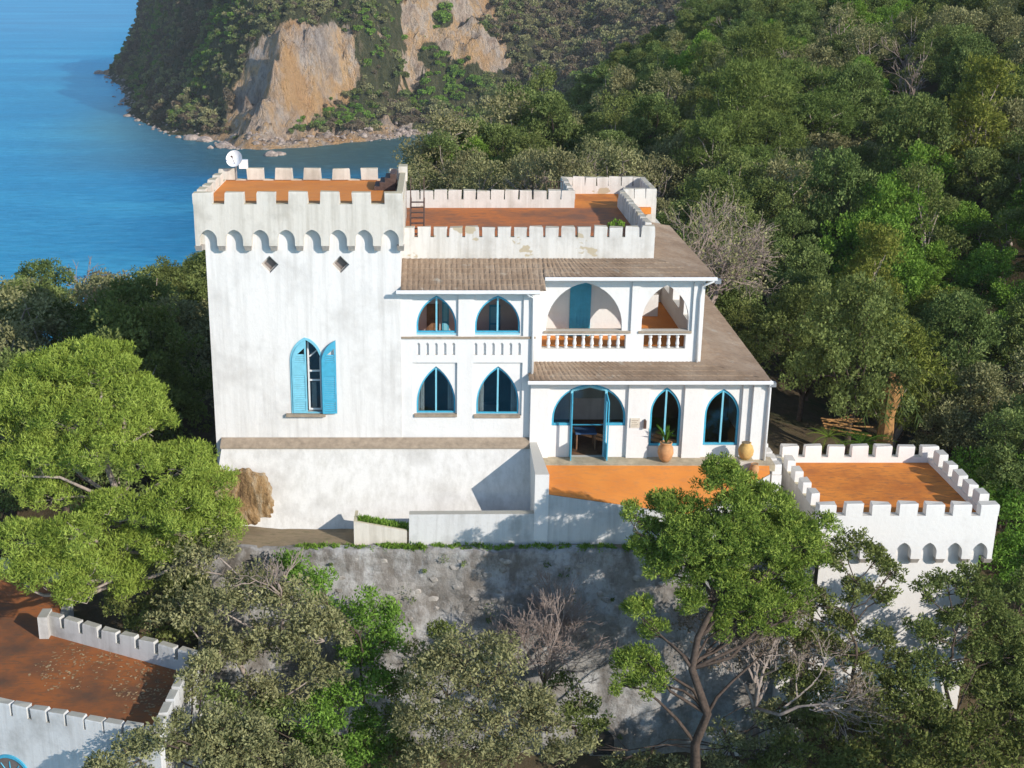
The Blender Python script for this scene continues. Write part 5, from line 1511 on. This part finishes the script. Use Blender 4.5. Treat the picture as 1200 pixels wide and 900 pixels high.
# bare and dry ones
bare('bare_bush', 'leafless pinkish grey bush in front of the rubble retaining wall', tuple(P(636, 846, 43.4)), 9.6, .42, M['bark_pink'], 31, 6, .08, 9, 'bush', upw=.5, minr=.009, l0=.2)
bare('dry_tree', 'half dead tree with bare twisting limbs beside the right pine trunk', tuple(P(880, 885, 42.4)), 7.6, .52, M['bark_pale'], 32, 6, .13, 5, leaves=(M['lf_brown'], 9, .13), minr=.010)
bare('dead_branches', 'dead pinkish branches sticking out of the grey green tree below the podium', tuple(P(330, 735, 41.6)), 4.2, .5, M['bark_pink'], 33, 4, .08, 4, 'branches')
bare('bare_tree', 'tangled pale leafless tree behind the right end of the tiled roof', (xof(825, 300, 67), 67, hz(xof(825, 300, 67), 67)), 11.2, .60, M['bark_pink'], 34, 6, .17, 5, minr=.012, upw=.1, leaves=(M['lf_olive'], 5, .16))
bare('bare_tree', 'pale leafless tree among the green trees behind the house terrace', (xof(632, 200, 96), 96, hz(xof(632, 200, 96), 96)), 9, .42, M['bark_pale'], 35, 5, .14, 4, minr=.012)
bare('bare_tree', 'grey leafless tree high in the wood behind the roof terrace', (xof(740, 110, 122), 122, hz(xof(740, 110, 122), 122)), 9.5, .42, M['bark_pink'], 36, 5, .14, 4, minr=.014)

# cycad, palm husk and poles behind the bastion
def rosette(name, label, c, n, L, wd, mat, seed, cat='plant', rise=.75):
    g = np.random.default_rng(seed)
    t = thing(name, label, cat, tuple(c))
    for k in range(n):
        th = 2 * math.pi * k / n + g.uniform(-.2, .2); el = g.uniform(.25, 1.1) * rise
        m = MB(); pts = []
        for i in range(7):
            s = i / 6
            pts.append(np.array(c) + np.array((math.cos(th) * L * s, math.sin(th) * L * s, L * (s * el - .55 * s * s))))
        sd = np.array((-math.sin(th), math.cos(th), 0))
        for i in range(6):
            for j in (-1, 1):
                for q_ in (.25, .75):
                    a = pts[i] * (1 - q_) + pts[i + 1] * q_
                    w_ = wd * (1 - abs((i + q_) / 6 - .45) * 1.3)
                    e = a + sd * j * w_ + (pts[i + 1] - pts[i]) * .6 + np.array((0, 0, .08 * w_))
                    b = a + (pts[i + 1] - pts[i]) * .22
                    m.add([a, b, e], [(0, 1, 2)])
        m.tube(pts, [.02 * (1 - i / 7) + .004 for i in range(7)], 4)
        m.build('frond', mat, t)
    return t
cc = P(1010, 520, 56.0)
rosette('cycad', 'spiky green cycad rosette growing behind the bastion battlements', cc, 18, 1.5, .28, M['lf_bright'], 41)
cc = P(970, 512, 56.6)
rosette('cycad', 'smaller pale cycad rosette left of the large one behind the bastion', cc, 12, 1.0, .2, M['lf_pine'], 42)
b0 = P(1038, 505, 57.5)
pm = thing('palm_trunk', 'thick orange brown palm trunk with shaggy husk in the shade behind the bastion', 'palm', tuple(b0))
MB().lathe(tuple(b0), [(.42, -1.5), (.36, .2), (.32, .8), (.38, 1.2), (.55, 1.6), (.60, 2.1), (.4, 2.6), (.15, 2.9)], 12).build('trunk', M['palm_dry'], pm)
g = np.random.default_rng(43)
for k in range(16):
    th = 2 * math.pi * k / 16 + g.uniform(-.15, .15)
    m = MB(); top_ = b0 + np.array((0, 0, 2.7)); L = g.uniform(1.9, 2.6); el = g.uniform(.1, 1.1)
    pts = [top_ + np.array((math.cos(th) * L * s, math.sin(th) * L * s, L * (s * el - .9 * s * s))) for s in np.linspace(0, 1, 7)]
    sd = np.array((-math.sin(th), math.cos(th), 0))
    for i in range(6):
        for j in (-1, 1):
            for q_ in (.2, .6):
                a = pts[i] * (1 - q_) + pts[i + 1] * q_
                m.add([a, a + (pts[i + 1] - pts[i]) * .25, a + sd * j * .32 + (pts[i + 1] - pts[i]) * .7 - np.array((0, 0, .15))], [(0, 1, 2)])
    m.tube(pts, [.025] * 7, 4)
    m.build('frond', M['lf_oak'], pm)
pl_ = thing('pole_pile', 'pile of thin brown poles lying behind the bastion wall', 'pile', tuple(P(985, 498, 57)))
for k in range(9):
    a = P(962 + (k * 7) % 13, 490 + k * 2.2, 57.2) + np.array((0, 0, .03 * k)); b = a + np.array((1.3 + .4 * (k % 3), -.5 + .35 * (k % 4), .12 * ((k * 5) % 4) - .2))
    MB().tube([a, b], .04, 6).build('pole', M['palm_dry'], pl_)

# -- tree kinds for the wood: crown and trunk meshes shared by all copies
def proto(seed, mat, H=7.0, W=3.4, n=13, r=1.25, sub=.52, leaf=.165, asp=.5, dens=115, bark=None, flat=.8, sparse=1.0, crown0=.35):
    g = np.random.default_rng(seed)
    cl = []
    for k in range(n):
        th = 2.399 * k + g.uniform(-.4, .4)
        f = (k + .5) / n
        rad = W * math.sqrt(max(.02, 1 - (f * 1.15 - .25) ** 2)) * g.uniform(.45, .85) * .75
        cl.append((np.array((math.cos(th) * rad * g.uniform(.7, 1.3), math.sin(th) * rad * g.uniform(.7, 1.3), H * (crown0 + (.86 - crown0) * f) + g.uniform(-.4, .5))), r * g.choice([.5, .7, .9, 1.1, 1.35])))
    cl.append((np.array((0, 0, H * .88)), r * .9))
    C, R = subclumps(cl, sub, g, 2.2 * sparse, flat, .25)
    v, tn = leaf_arrays(C, R, np.maximum(6, dens * (R / sub) ** 2).astype(int), leaf, asp, .3, .8, seed + 3)
    crown = leaf_mesh('crown', v, tn, mat)
    mb = MB()
    top_ = np.array((g.uniform(-.4, .4), g.uniform(-.4, .4), H * .6))
    pts = limb(mb, (0, 0, -1.0), top_, .18, .1, g, .06, 5, 6)
    for c, rr in cl: limb(mb, pts[g.integers(2, 6)], c, .07, .02, g, .1, 3, 4)
    trunk = mb.mesh('trunk', bark or M['bark'], (0, 0, 0), True)
    return crown, trunk
def bare_proto(seed, mat):
    g = np.random.default_rng(seed); mb = MB(); tw = MB()
    def rec(p, d, L, r, k):
        q_ = p + d * L
        (mb if k > 3 else tw).tube([p, q_], [r, r * .7], 5 if k > 2 else 3)
        if k == 0: return
        for _ in range(g.integers(2, 4)):
            nd = d + g.normal(size=3) * .42 + np.array((0, 0, .15)); nd /= np.linalg.norm(nd)
            rec(p + (q_ - p) * g.uniform(.5, 1), nd, L * g.uniform(.62, .85), max(r * .62, .02), k - 1)
    rec(np.zeros(3), np.array((0, 0, 1.0)), 2.4, .14, 5)
    return tw.mesh('crown', mat), mb.mesh('trunk', mat)
KIND = {
 'oak': [proto(101, M['lf_oak']), proto(102, M['lf_oak'], 7.6, 3.2, 15, 1.15), proto(103, M['lf_oak'], 6.4, 3.6, 14, 1.2), proto(104, M['lf_oak'], 8.2, 3.4, 11, 1.0, .5, .165, .5, 95, M['bark_pale']), proto(105, M['lf_oak'], 6.0, 3.0, 18, .9)],
 'olive': [proto(111, M['lf_olive'], 6.2, 3.2, 14, 1.1, .5, .19, .45, 70), proto(112, M['lf_olive'], 5.6, 3.5, 13, 1.2, .5, .19, .45, 64), proto(113, M['lf_olive'], 7.2, 3.2, 10, .95, .5, .19, .45, 44, M['bark_pale'])],
 'bright': [proto(121, M['lf_bright'], 6.5, 3.2, 13, 1.2), proto(122, M['lf_bright'], 5.8, 3.0, 12, 1.15)],
 'pine': [proto(131, M['lf_pine3'], 8.0, 4.2, 17, 1.35, .5, .22, .22, 95, M['bark_pale'], .6, 1.0, .5), proto(132, M['lf_pine3'], 7.6, 3.8, 15, 1.3, .5, .22, .22, 95, M['bark_pale'], .6, 1.0, .5)],
 'yellow': [proto(141, M['lf_yellow'], 8.2, 2.8, 13, 1.2, .5, .2, .35, 84, M['bark_pale'], .85), proto(142, M['lf_yellow'], 7.4, 3.0, 13, 1.25, .5, .2, .35, 84, M['bark_pale'], .85)],
 'brown': [proto(151, M['lf_brown'], 5.6, 3.0, 12, 1.1, .5, .18, .45, 34, M['bark_pink'])],
 'bare': [bare_proto(161, M['bark_pink']), bare_proto(162, M['bark_pale'])]}
NAMES = {'oak': ('oak_tree', 'dark green evergreen oak'), 'olive': ('olive_tree', 'grey green bushy tree'), 'bright': ('leafy_tree', 'fresh green leafy tree'), 'pine': ('pine_tree', 'mid green spreading pine'),
         'yellow': ('mimosa_tree', 'yellow green feathery tree'), 'brown': ('dry_tree', 'brownish half dry tree'), 'bare': ('bare_tree', 'leafless grey tree')}
def put_tree(kind, x, y, s, rz, label, group, k=None, z=None, sz=1.0):
    crown, trunk = KIND[kind][k if k is not None else random.randrange(len(KIND[kind]))]
    z = hz(x, y) if z is None else z
    t = thing(NAMES[kind][0], label, 'tree', (x, y, z), group, rz)
    t.scale = (s, s, s * sz)
    for nm, me in (('crown', crown), ('trunk', trunk)):
        o = bpy.data.objects.new(nm, me); COL.objects.link(o); o.parent = t
    return t

for (x, y, s_, k) in ((22, 30.5, 2.3, 0), (25, 25, 2.3, 1), (0, 27.5, 2.0, 0), (-4, 25.5, 1.9, 2), (5, 26.5, 1.8, 1)):  # trees added outside the view to throw shade on walls and slope
    zt_ = min(hz(x, y), (70 - y * .73 - 7.6 * s_) if x < 10 else 99)
    put_tree('oak', x, y, s_, k * 2.0, 'tall dark oak added outside the view below the castle to cast shade', 'added shade trees below the castle', k, z=zt_)
# scatter for the wood: walk outward from the camera, keep what shows over the nearer canopies
spots = []
y = 54.0
while y < 330:
    step = 4.0 + (y - 54) * .012
    x = -75 - random.random() * 3
    while x < 150:
        xx, yy = x + random.uniform(-1.3, 1.3), y + random.uniform(-1.3, 1.3)
        spots.append((yy, xx)); x += step
    y += step * .9
spots.sort()
SX = np.array([s[1] for s in spots]); SY = np.array([s[0] for s in spots]); SZ = height(SX, SY)
skyl = np.full(200, 2000.0)                 # lowest row of canopy seen so far per 10 px column, from -400 px
chosen = []
for xx, yy, zz in zip(SX, SY, SZ):
    if zz < 3: continue
    if -11.5 < xx < 15.5 and 44 < yy < 68.5: continue
    if 13 < xx < 24.5 and 44 < yy < 57.5: continue
    if xx > 13 and yy < 62 and xx < 19 : continue
    if xx < 13 and yy < 50 : continue
    u, v = project(xx, yy, zz + 6.2)
    if u < -90 or u > 1330 or v > 900: continue
    ub, vb = project(xx, yy, zz + 2)
    half = 2.6 * FPX / yy
    if u - half > 235 and u + half < 830 and v > 212 : continue
    if u - half > 235 and u + half < 470 and v > 192: continue
    c0, c1 = int((u - half + 400) / 10), int((u + half + 400) / 10)
    seg = skyl[max(0, c0):max(1, c1 + 1)]
    if v > seg.max() + 3: continue
    need = seg.mean()
    if v > need - 4 and random.random() < .55: continue
    mid = seg[len(seg) // 3: max(len(seg) // 3 + 1, 2 * len(seg) // 3)]
    skyl[max(0, (c0 + (c1 - c0) // 4)):max(1, c1 + 1 - (c1 - c0) // 4)] = np.minimum(skyl[max(0, (c0 + (c1 - c0) // 4)):max(1, c1 + 1 - (c1 - c0) // 4)], v + 14)
    chosen.append((xx, yy, zz, u, v))
def kind_at(u, v, x, y):
    n = float(fbm(np.array([x * .05]), np.array([y * .05]), 3, 71)[0]) + random.uniform(-.22, .22)
    if u < 240:
        if 60 < u < 135 and y > 66: return random.choice(['brown', 'bare', 'olive'])
        return 'olive' if n < -.05 else 'oak'
    if u > 985 and 165 < v < 400: return 'yellow' if random.random() < .36 else ('bright' if n > 0 else 'oak')
    if 835 < u < 985 and 85 < v < 215: return 'pine' if random.random() < .6 else 'olive'
    if u > 880 and v >= 430: return 'bright' if n > -.05 else 'oak'
    if 830 < u < 990 and 240 < v < 430: return 'oak'
    if u < 850 and v > 110: return 'olive' if n < .08 else ('bare' if random.random() < .12 else 'oak')
    if n > .28: return 'bright'
    if n < -.12: return 'olive'
    return 'bare' if random.random() < .06 else ('brown' if random.random() < .05 else 'oak')
ZONES = [(lambda u, v, y: u < 60, 'at the left edge above the big pine', 'trees at the left edge'),
         (lambda u, v, y: u < 150 and y > 62, 'along the skyline against the sea left of the tower', 'trees on the left skyline'),
         (lambda u, v, y: u < 240, 'in the shade close to the tower side wall', 'trees in the shade of the tower'),
         (lambda u, v, y: u < 500 and v < 260, 'showing just over the tower roof in front of the cove', 'trees over the tower roof'),
         (lambda u, v, y: u < 660 and v > 90, 'behind the left half of the roof terrace battlements', 'trees behind the terrace, left half'),
         (lambda u, v, y: u < 860 and v > 90, 'behind the right half of the roof terrace battlements', 'trees behind the terrace, right half'),
         (lambda u, v, y: v > 400 and u < 1000, 'at the foot of the slope beside the arcade roof', 'trees beside the arcade roof'),
         (lambda u, v, y: v > 400, 'low on the slope above the bastion', 'trees above the bastion'),
         (lambda u, v, y: v > 260 and u < 1010, 'in the dark hollow right of the tiled roofs', 'trees in the hollow'),
         (lambda u, v, y: v > 260, 'at the right edge halfway up the picture', 'trees at the right edge'),
         (lambda u, v, y: v > 130 and u < 1010, 'on the slope above the dark hollow', 'trees above the hollow'),
         (lambda u, v, y: v > 130, 'on the upper slope at the right edge', 'trees on the upper right slope'),
         (lambda u, v, y: True, 'near the top of the wooded slope', 'trees near the top of the slope')]
far_pts = []
order = sorted(chosen, key=lambda c: c[1])
NIND = 290
for i, (xx, yy, zz, u, v) in enumerate(order):
    kd = kind_at(u, v, xx, yy)
    szz = random.uniform(.85, 1.3)
    s = random.uniform(.82, 1.22) * (1.0 if kd not in ('yellow', 'pine') else 1.1)
    if u > 830 and yy < 80: s *= .82
    if u < 250:
        lim = (zof(random.uniform(283, 318) if u < 190 else random.uniform(288, 312), yy) - zz) / 8.2
        if lim < .4: continue
        if s * szz > lim: szz = .9; s = lim / .9
    if i < NIND and yy < 210:
        for f_, ph, gr in ZONES:
            if f_(u, v, yy): break
        put_tree(kd, xx, yy, s, random.uniform(0, 6.28), NAMES[kd][1] + ' ' + ph, gr + ', ' + NAMES[kd][1], z=zz - .2, sz=szz)
    else: far_pts.append((xx, yy, zz - .2, s, kd))
for k, (u, vt, kd) in enumerate([(494, 184, 'olive'), (508, 168, 'oak'), (526, 156, 'olive'), (545, 146, 'oak'), (568, 138, 'oak'), (596, 132, 'olive'), (625, 124, 'oak'), (518, 176, 'oak'), (556, 160, 'bright'), (590, 150, 'oak')]):
    yy = 112 + 2.1 * (k % 7); xx = xof(u, vt, yy); zz = hz(xx, yy)
    s_ = max(.5, (zof(vt, yy) - zz) / (5.7 if kd == 'olive' else 6.7))
    put_tree(kd, xx, yy, s_, k * 1.7, NAMES[kd][1] + ' at the edge of the wood where it hides the inlet', 'trees at the inlet edge, ' + NAMES[kd][1], z=zz - .2)
for k, (u, v, yy, kd) in enumerate([(50, 385, 66, 'olive'), (20, 345, 74, 'oak'), (85, 360, 72, 'olive'), (130, 330, 78, 'brown'), (95, 312, 80, 'bare')]):
    xx = xof(u, v, yy); zz = hz(xx, yy)
    put_tree(kd, xx, yy, max(.55, (zof(v - 22, yy) - zz) / 7.4), k * 1.3, NAMES[kd][1] + ' in the gap above the domed crown of the big pine', 'trees above the big pine, ' + NAMES[kd][1], z=zz - .2)
for k, (x, y, kd) in enumerate([(29, 46, 'oak'), (32, 50, 'olive'), (31, 42, 'oak'), (35, 46, 'bright'), (36, 52, 'oak'), (39, 48, 'olive'), (34, 56, 'oak'), (41, 55, 'oak'), (38, 60, 'bright'), (43, 61, 'olive'), (46, 66, 'oak'), (44, 50, 'oak'), (48, 58, 'oak'), (36, 40, 'olive')]):
    put_tree(kd, x, y, .78 + .05 * (k % 4), k * 2.1, NAMES[kd][1] + ' on the slope just right of the bastion', 'trees right of the bastion, ' + NAMES[kd][1])
print('TREES', len(chosen), 'far', len(far_pts))

# ------------------------------------------------------------------ masses of far trees and scrub (one object each, instanced)
def scatter(name, pts, scl, rot, pick, meshes, zs=None):
    """one object: geometry nodes put one of the meshes on every vertex"""
    coll = bpy.data.collections.new(name + '_kinds')
    for i, (nm, mats_me) in enumerate(meshes):
        o = bpy.data.objects.new('%02d_%s' % (i, nm), mats_me); coll.objects.link(o)
    me = bpy.data.meshes.new(name)
    me.from_pydata([tuple(p) for p in pts], [], [])
    for k, typ, a in (('scl', 'FLOAT', scl), ('rot', 'FLOAT', rot)):
        me.attributes.new(k, typ, 'POINT').data.foreach_set('value', np.asarray(a, np.float32))
    me.attributes.new('pick', 'INT', 'POINT').data.foreach_set('value', np.asarray(pick, np.int32))
    o = bpy.data.objects.new(name, me); COL.objects.link(o)
    ng = bpy.data.node_groups.new(name, 'GeometryNodeTree')
    ng.interface.new_socket('Geometry', in_out='INPUT', socket_type='NodeSocketGeometry')
    ng.interface.new_socket('Geometry', in_out='OUTPUT', socket_type='NodeSocketGeometry')
    gi, go = ng.nodes.new('NodeGroupInput'), ng.nodes.new('NodeGroupOutput')
    ip = ng.nodes.new('GeometryNodeInstanceOnPoints')
    ci = ng.nodes.new('GeometryNodeCollectionInfo')
    ci.inputs['Collection'].default_value = coll
    ci.inputs['Separate Children'].default_value = True
    ci.inputs['Reset Children'].default_value = True
    def attr(nm, typ):
        a = ng.nodes.new('GeometryNodeInputNamedAttribute'); a.data_type = typ; a.inputs['Name'].default_value = nm
        return a.outputs['Attribute']
    cx_ = ng.nodes.new('ShaderNodeCombineXYZ')
    ng.links.new(attr('rot', 'FLOAT'), cx_.inputs[2])
    ng.links.new(gi.outputs[0], ip.inputs['Points'])
    ng.links.new(ci.outputs[0], ip.inputs['Instance'])
    ip.inputs['Pick Instance'].default_value = True
    ng.links.new(attr('pick', 'INT'), ip.inputs['Instance Index'])
    ng.links.new(cx_.outputs[0], ip.inputs['Rotation'])
    ng.links.new(attr('scl', 'FLOAT'), ip.inputs['Scale'])
    ng.links.new(ip.outputs[0], go.inputs[0])
    md = o.modifiers.new('scatter', 'NODES'); md.node_group = ng
    return tag(o, kind='stuff')
names_ = ['oak', 'olive', 'bright', 'pine', 'yellow', 'brown', 'bare']
meshes_, idx_ = [], {}
for kd in names_:
    for j, (cr_, tr_) in enumerate(KIND[kd][:4]):
        idx_.setdefault(kd, []).append(len(meshes_)); meshes_.append((kd + str(j), cr_))
if far_pts:
    scatter('far_wood', [p[:3] for p in far_pts], [p[3] for p in far_pts], rng.uniform(0, 6.28, len(far_pts)), [random.choice(idx_[p[4]]) for p in far_pts], meshes_)

# scrub on the headland
def bush_mesh(seed, mat, r=2.0, n=5, dens=24, leaf=.7):
    g = np.random.default_rng(seed)
    cl = [(np.array((g.uniform(-.9, .9) * r * .7, g.uniform(-.9, .9) * r * .7, r * g.uniform(.35, .8))), r * g.uniform(.45, .7)) for _ in range(n)]
    C, R = subclumps(cl, .7, g, 2.0, .85, .2)
    v, tn = leaf_arrays(C, R, dens, leaf, .6, .3, .8, seed + 1)
    return leaf_mesh('bush', v, tn, mat)
BM = [('scrub%d' % i, bush_mesh(300 + i, M[k])) for i, k in enumerate(('lf_oak', 'lf_oak', 'lf_olive', 'lf_olive', 'lf_bright', 'lf_brown'))]
hx, hy, Zh, rock, D = HEAD
n = 95000
g = np.random.default_rng(77)
xi = g.uniform(hx[0], hx[-1], n); yi = 480 + (g.random(n) ** 1.5) * 560
ii = np.clip(((xi - hx[0]) / 2.2).astype(int), 0, len(hx) - 2); jj = np.clip(np.searchsorted(hy, yi) - 1, 0, len(hy) - 2)
fx_ = (xi - hx[ii]) / 2.2; fy_ = (yi - hy[jj]) / (hy[jj + 1] - hy[jj])
def smp(A): return (A[jj, ii] * (1 - fx_) + A[jj, ii + 1] * fx_) * (1 - fy_) + (A[jj + 1, ii] * (1 - fx_) + A[jj + 1, ii + 1] * fx_) * fy_
zi, rk_, di = smp(Zh), smp(rock), smp(D)
u_, v_ = project(xi, yi, zi)
ok = (di > 6) & (zi > 1.5) & (u_ > 90) & (u_ < 1000) & (v_ > -60) & (v_ < 210) & (g.random(n) > rk_ * 1.5 - .1)
ok &= ~((u_ > 235) & (v_ > 188))
xi, yi, zi, di, u_, v_ = [a[ok] for a in (xi, yi, zi, di, u_, v_)]
nn_ = fbm(xi * .03, yi * .03, 3, 88) + g.uniform(-.25, .25, len(xi))
pk = np.where(nn_ > .22, 4, np.where(nn_ < -.22, 5, np.where(nn_ < -.02, 2 + (g.random(len(xi)) < .5), (g.random(len(xi)) < .5).astype(int))))
brt = (((u_ - 370) / 75) ** 2 + ((v_ - 130) / 18) ** 2 < 1) | (((u_ - 430) / 16) ** 2 + ((v_ - 45) / 40) ** 2 < 1) | (((u_ - 520) / 20) ** 2 + ((v_ - 20) / 25) ** 2 < 1)
pk = np.where(brt & (g.random(len(xi)) < .75), 4, pk)
print('SCRUB', len(xi))
scatter('headland_scrub', np.stack([xi, yi, zi - .5], 1), g.uniform(.55, 1.25, len(xi)) * (1 + .25 * (u_ > 520)), g.uniform(0, 6.28, len(xi)), pk, BM)
# broken rock along the water's edge
g = np.random.default_rng(99)
rocks_ = []
for k in range(5):
    bm = bmesh.new(); bmesh.ops.create_icosphere(bm, subdivisions=1, radius=1)
    for vv in bm.verts: vv.co = Vector((vv.co.x * random.uniform(.7, 1.3), vv.co.y * random.uniform(.7, 1.2), vv.co.z * random.uniform(.5, .9)))
    me = bpy.data.meshes.new('rock'); bm.to_mesh(me); bm.free(); me.materials.append(M['shore_rock']); rocks_.append(('rock%d' % k, me))
pts_ = []
for a, b in zip(SH[4:-1], SH[5:]):
    L = np.linalg.norm(b - a)
    for _ in range(int(L * (2.6 if a[0] > -100 else .8))):
        p_ = a + (b - a) * g.random()
        d_ = (b - a) / L; nrm_ = np.array((-d_[1], d_[0]))
        p_ = p_ + nrm_ * g.normal(3.0, 3.2)
        if 40 > p_[0]: pts_.append((p_[0], p_[1]))
pts_ = np.array(pts_)
xi, yi = pts_[:, 0], pts_[:, 1]
ii = np.clip(((xi - hx[0]) / 2.2).astype(int), 0, len(hx) - 2); jj = np.clip(np.searchsorted(hy, yi) - 1, 0, len(hy) - 2)
zi = np.maximum(Zh[jj, ii], 0.0)
kz = zi < 6
scatter('shore_rocks', np.stack([xi, yi, zi], 1)[kz], (g.gamma(2.0, .28, len(xi)) + .22)[kz], g.uniform(0, 6.28, len(xi))[kz], g.integers(0, 5, len(xi))[kz], rocks_)
# shore boulders
rb = []
for (u, v, s) in ((225, 163, 3.0), (240, 165, 2.6), (209, 161, 1.1), (149, 136, 1.6), (143, 119, 1.2), (318, 182, 2.4), (328, 181, 1.8), (262, 172, 3.0), (117, 86, 3.2)):
    bm = bmesh.new(); bmesh.ops.create_icosphere(bm, subdivisions=2, radius=1)
    for vv in bm.verts: vv.co *= random.uniform(.8, 1.15)
    for vv in bm.verts: vv.co = Vector((vv.co.x * s * 1.3, vv.co.y * s, vv.co.z * s * .7))
    me = bpy.data.meshes.new('boulder'); bm.to_mesh(me); bm.free(); me.materials.append(M['shore_rock'])
    o = bpy.data.objects.new('boulder', me); COL.objects.link(o); o.location = Pz(u, v, .2)
    tag(o, 'rounded boulder standing in the water at the foot of the headland', 'rock', 'boulders at the headland shore')

# ------------------------------------------------------------------ haze in the air over the cove
hb = MB().box(-700, 700, -60, 1700, -14, 175)
hm, ht, ho = mat_new('thin_haze')
pv = ht.nodes.new('ShaderNodeVolumePrincipled')
pv.inputs['Color'].default_value = (0.86, 0.93, 1.0, 1)
pv.inputs['Density'].default_value = 0.00011
ht.links.new(pv.outputs[0], ho.inputs['Volume'])
tag(hb.build('haze', hm), kind='stuff')
SC.cycles.volume_bounces = 0
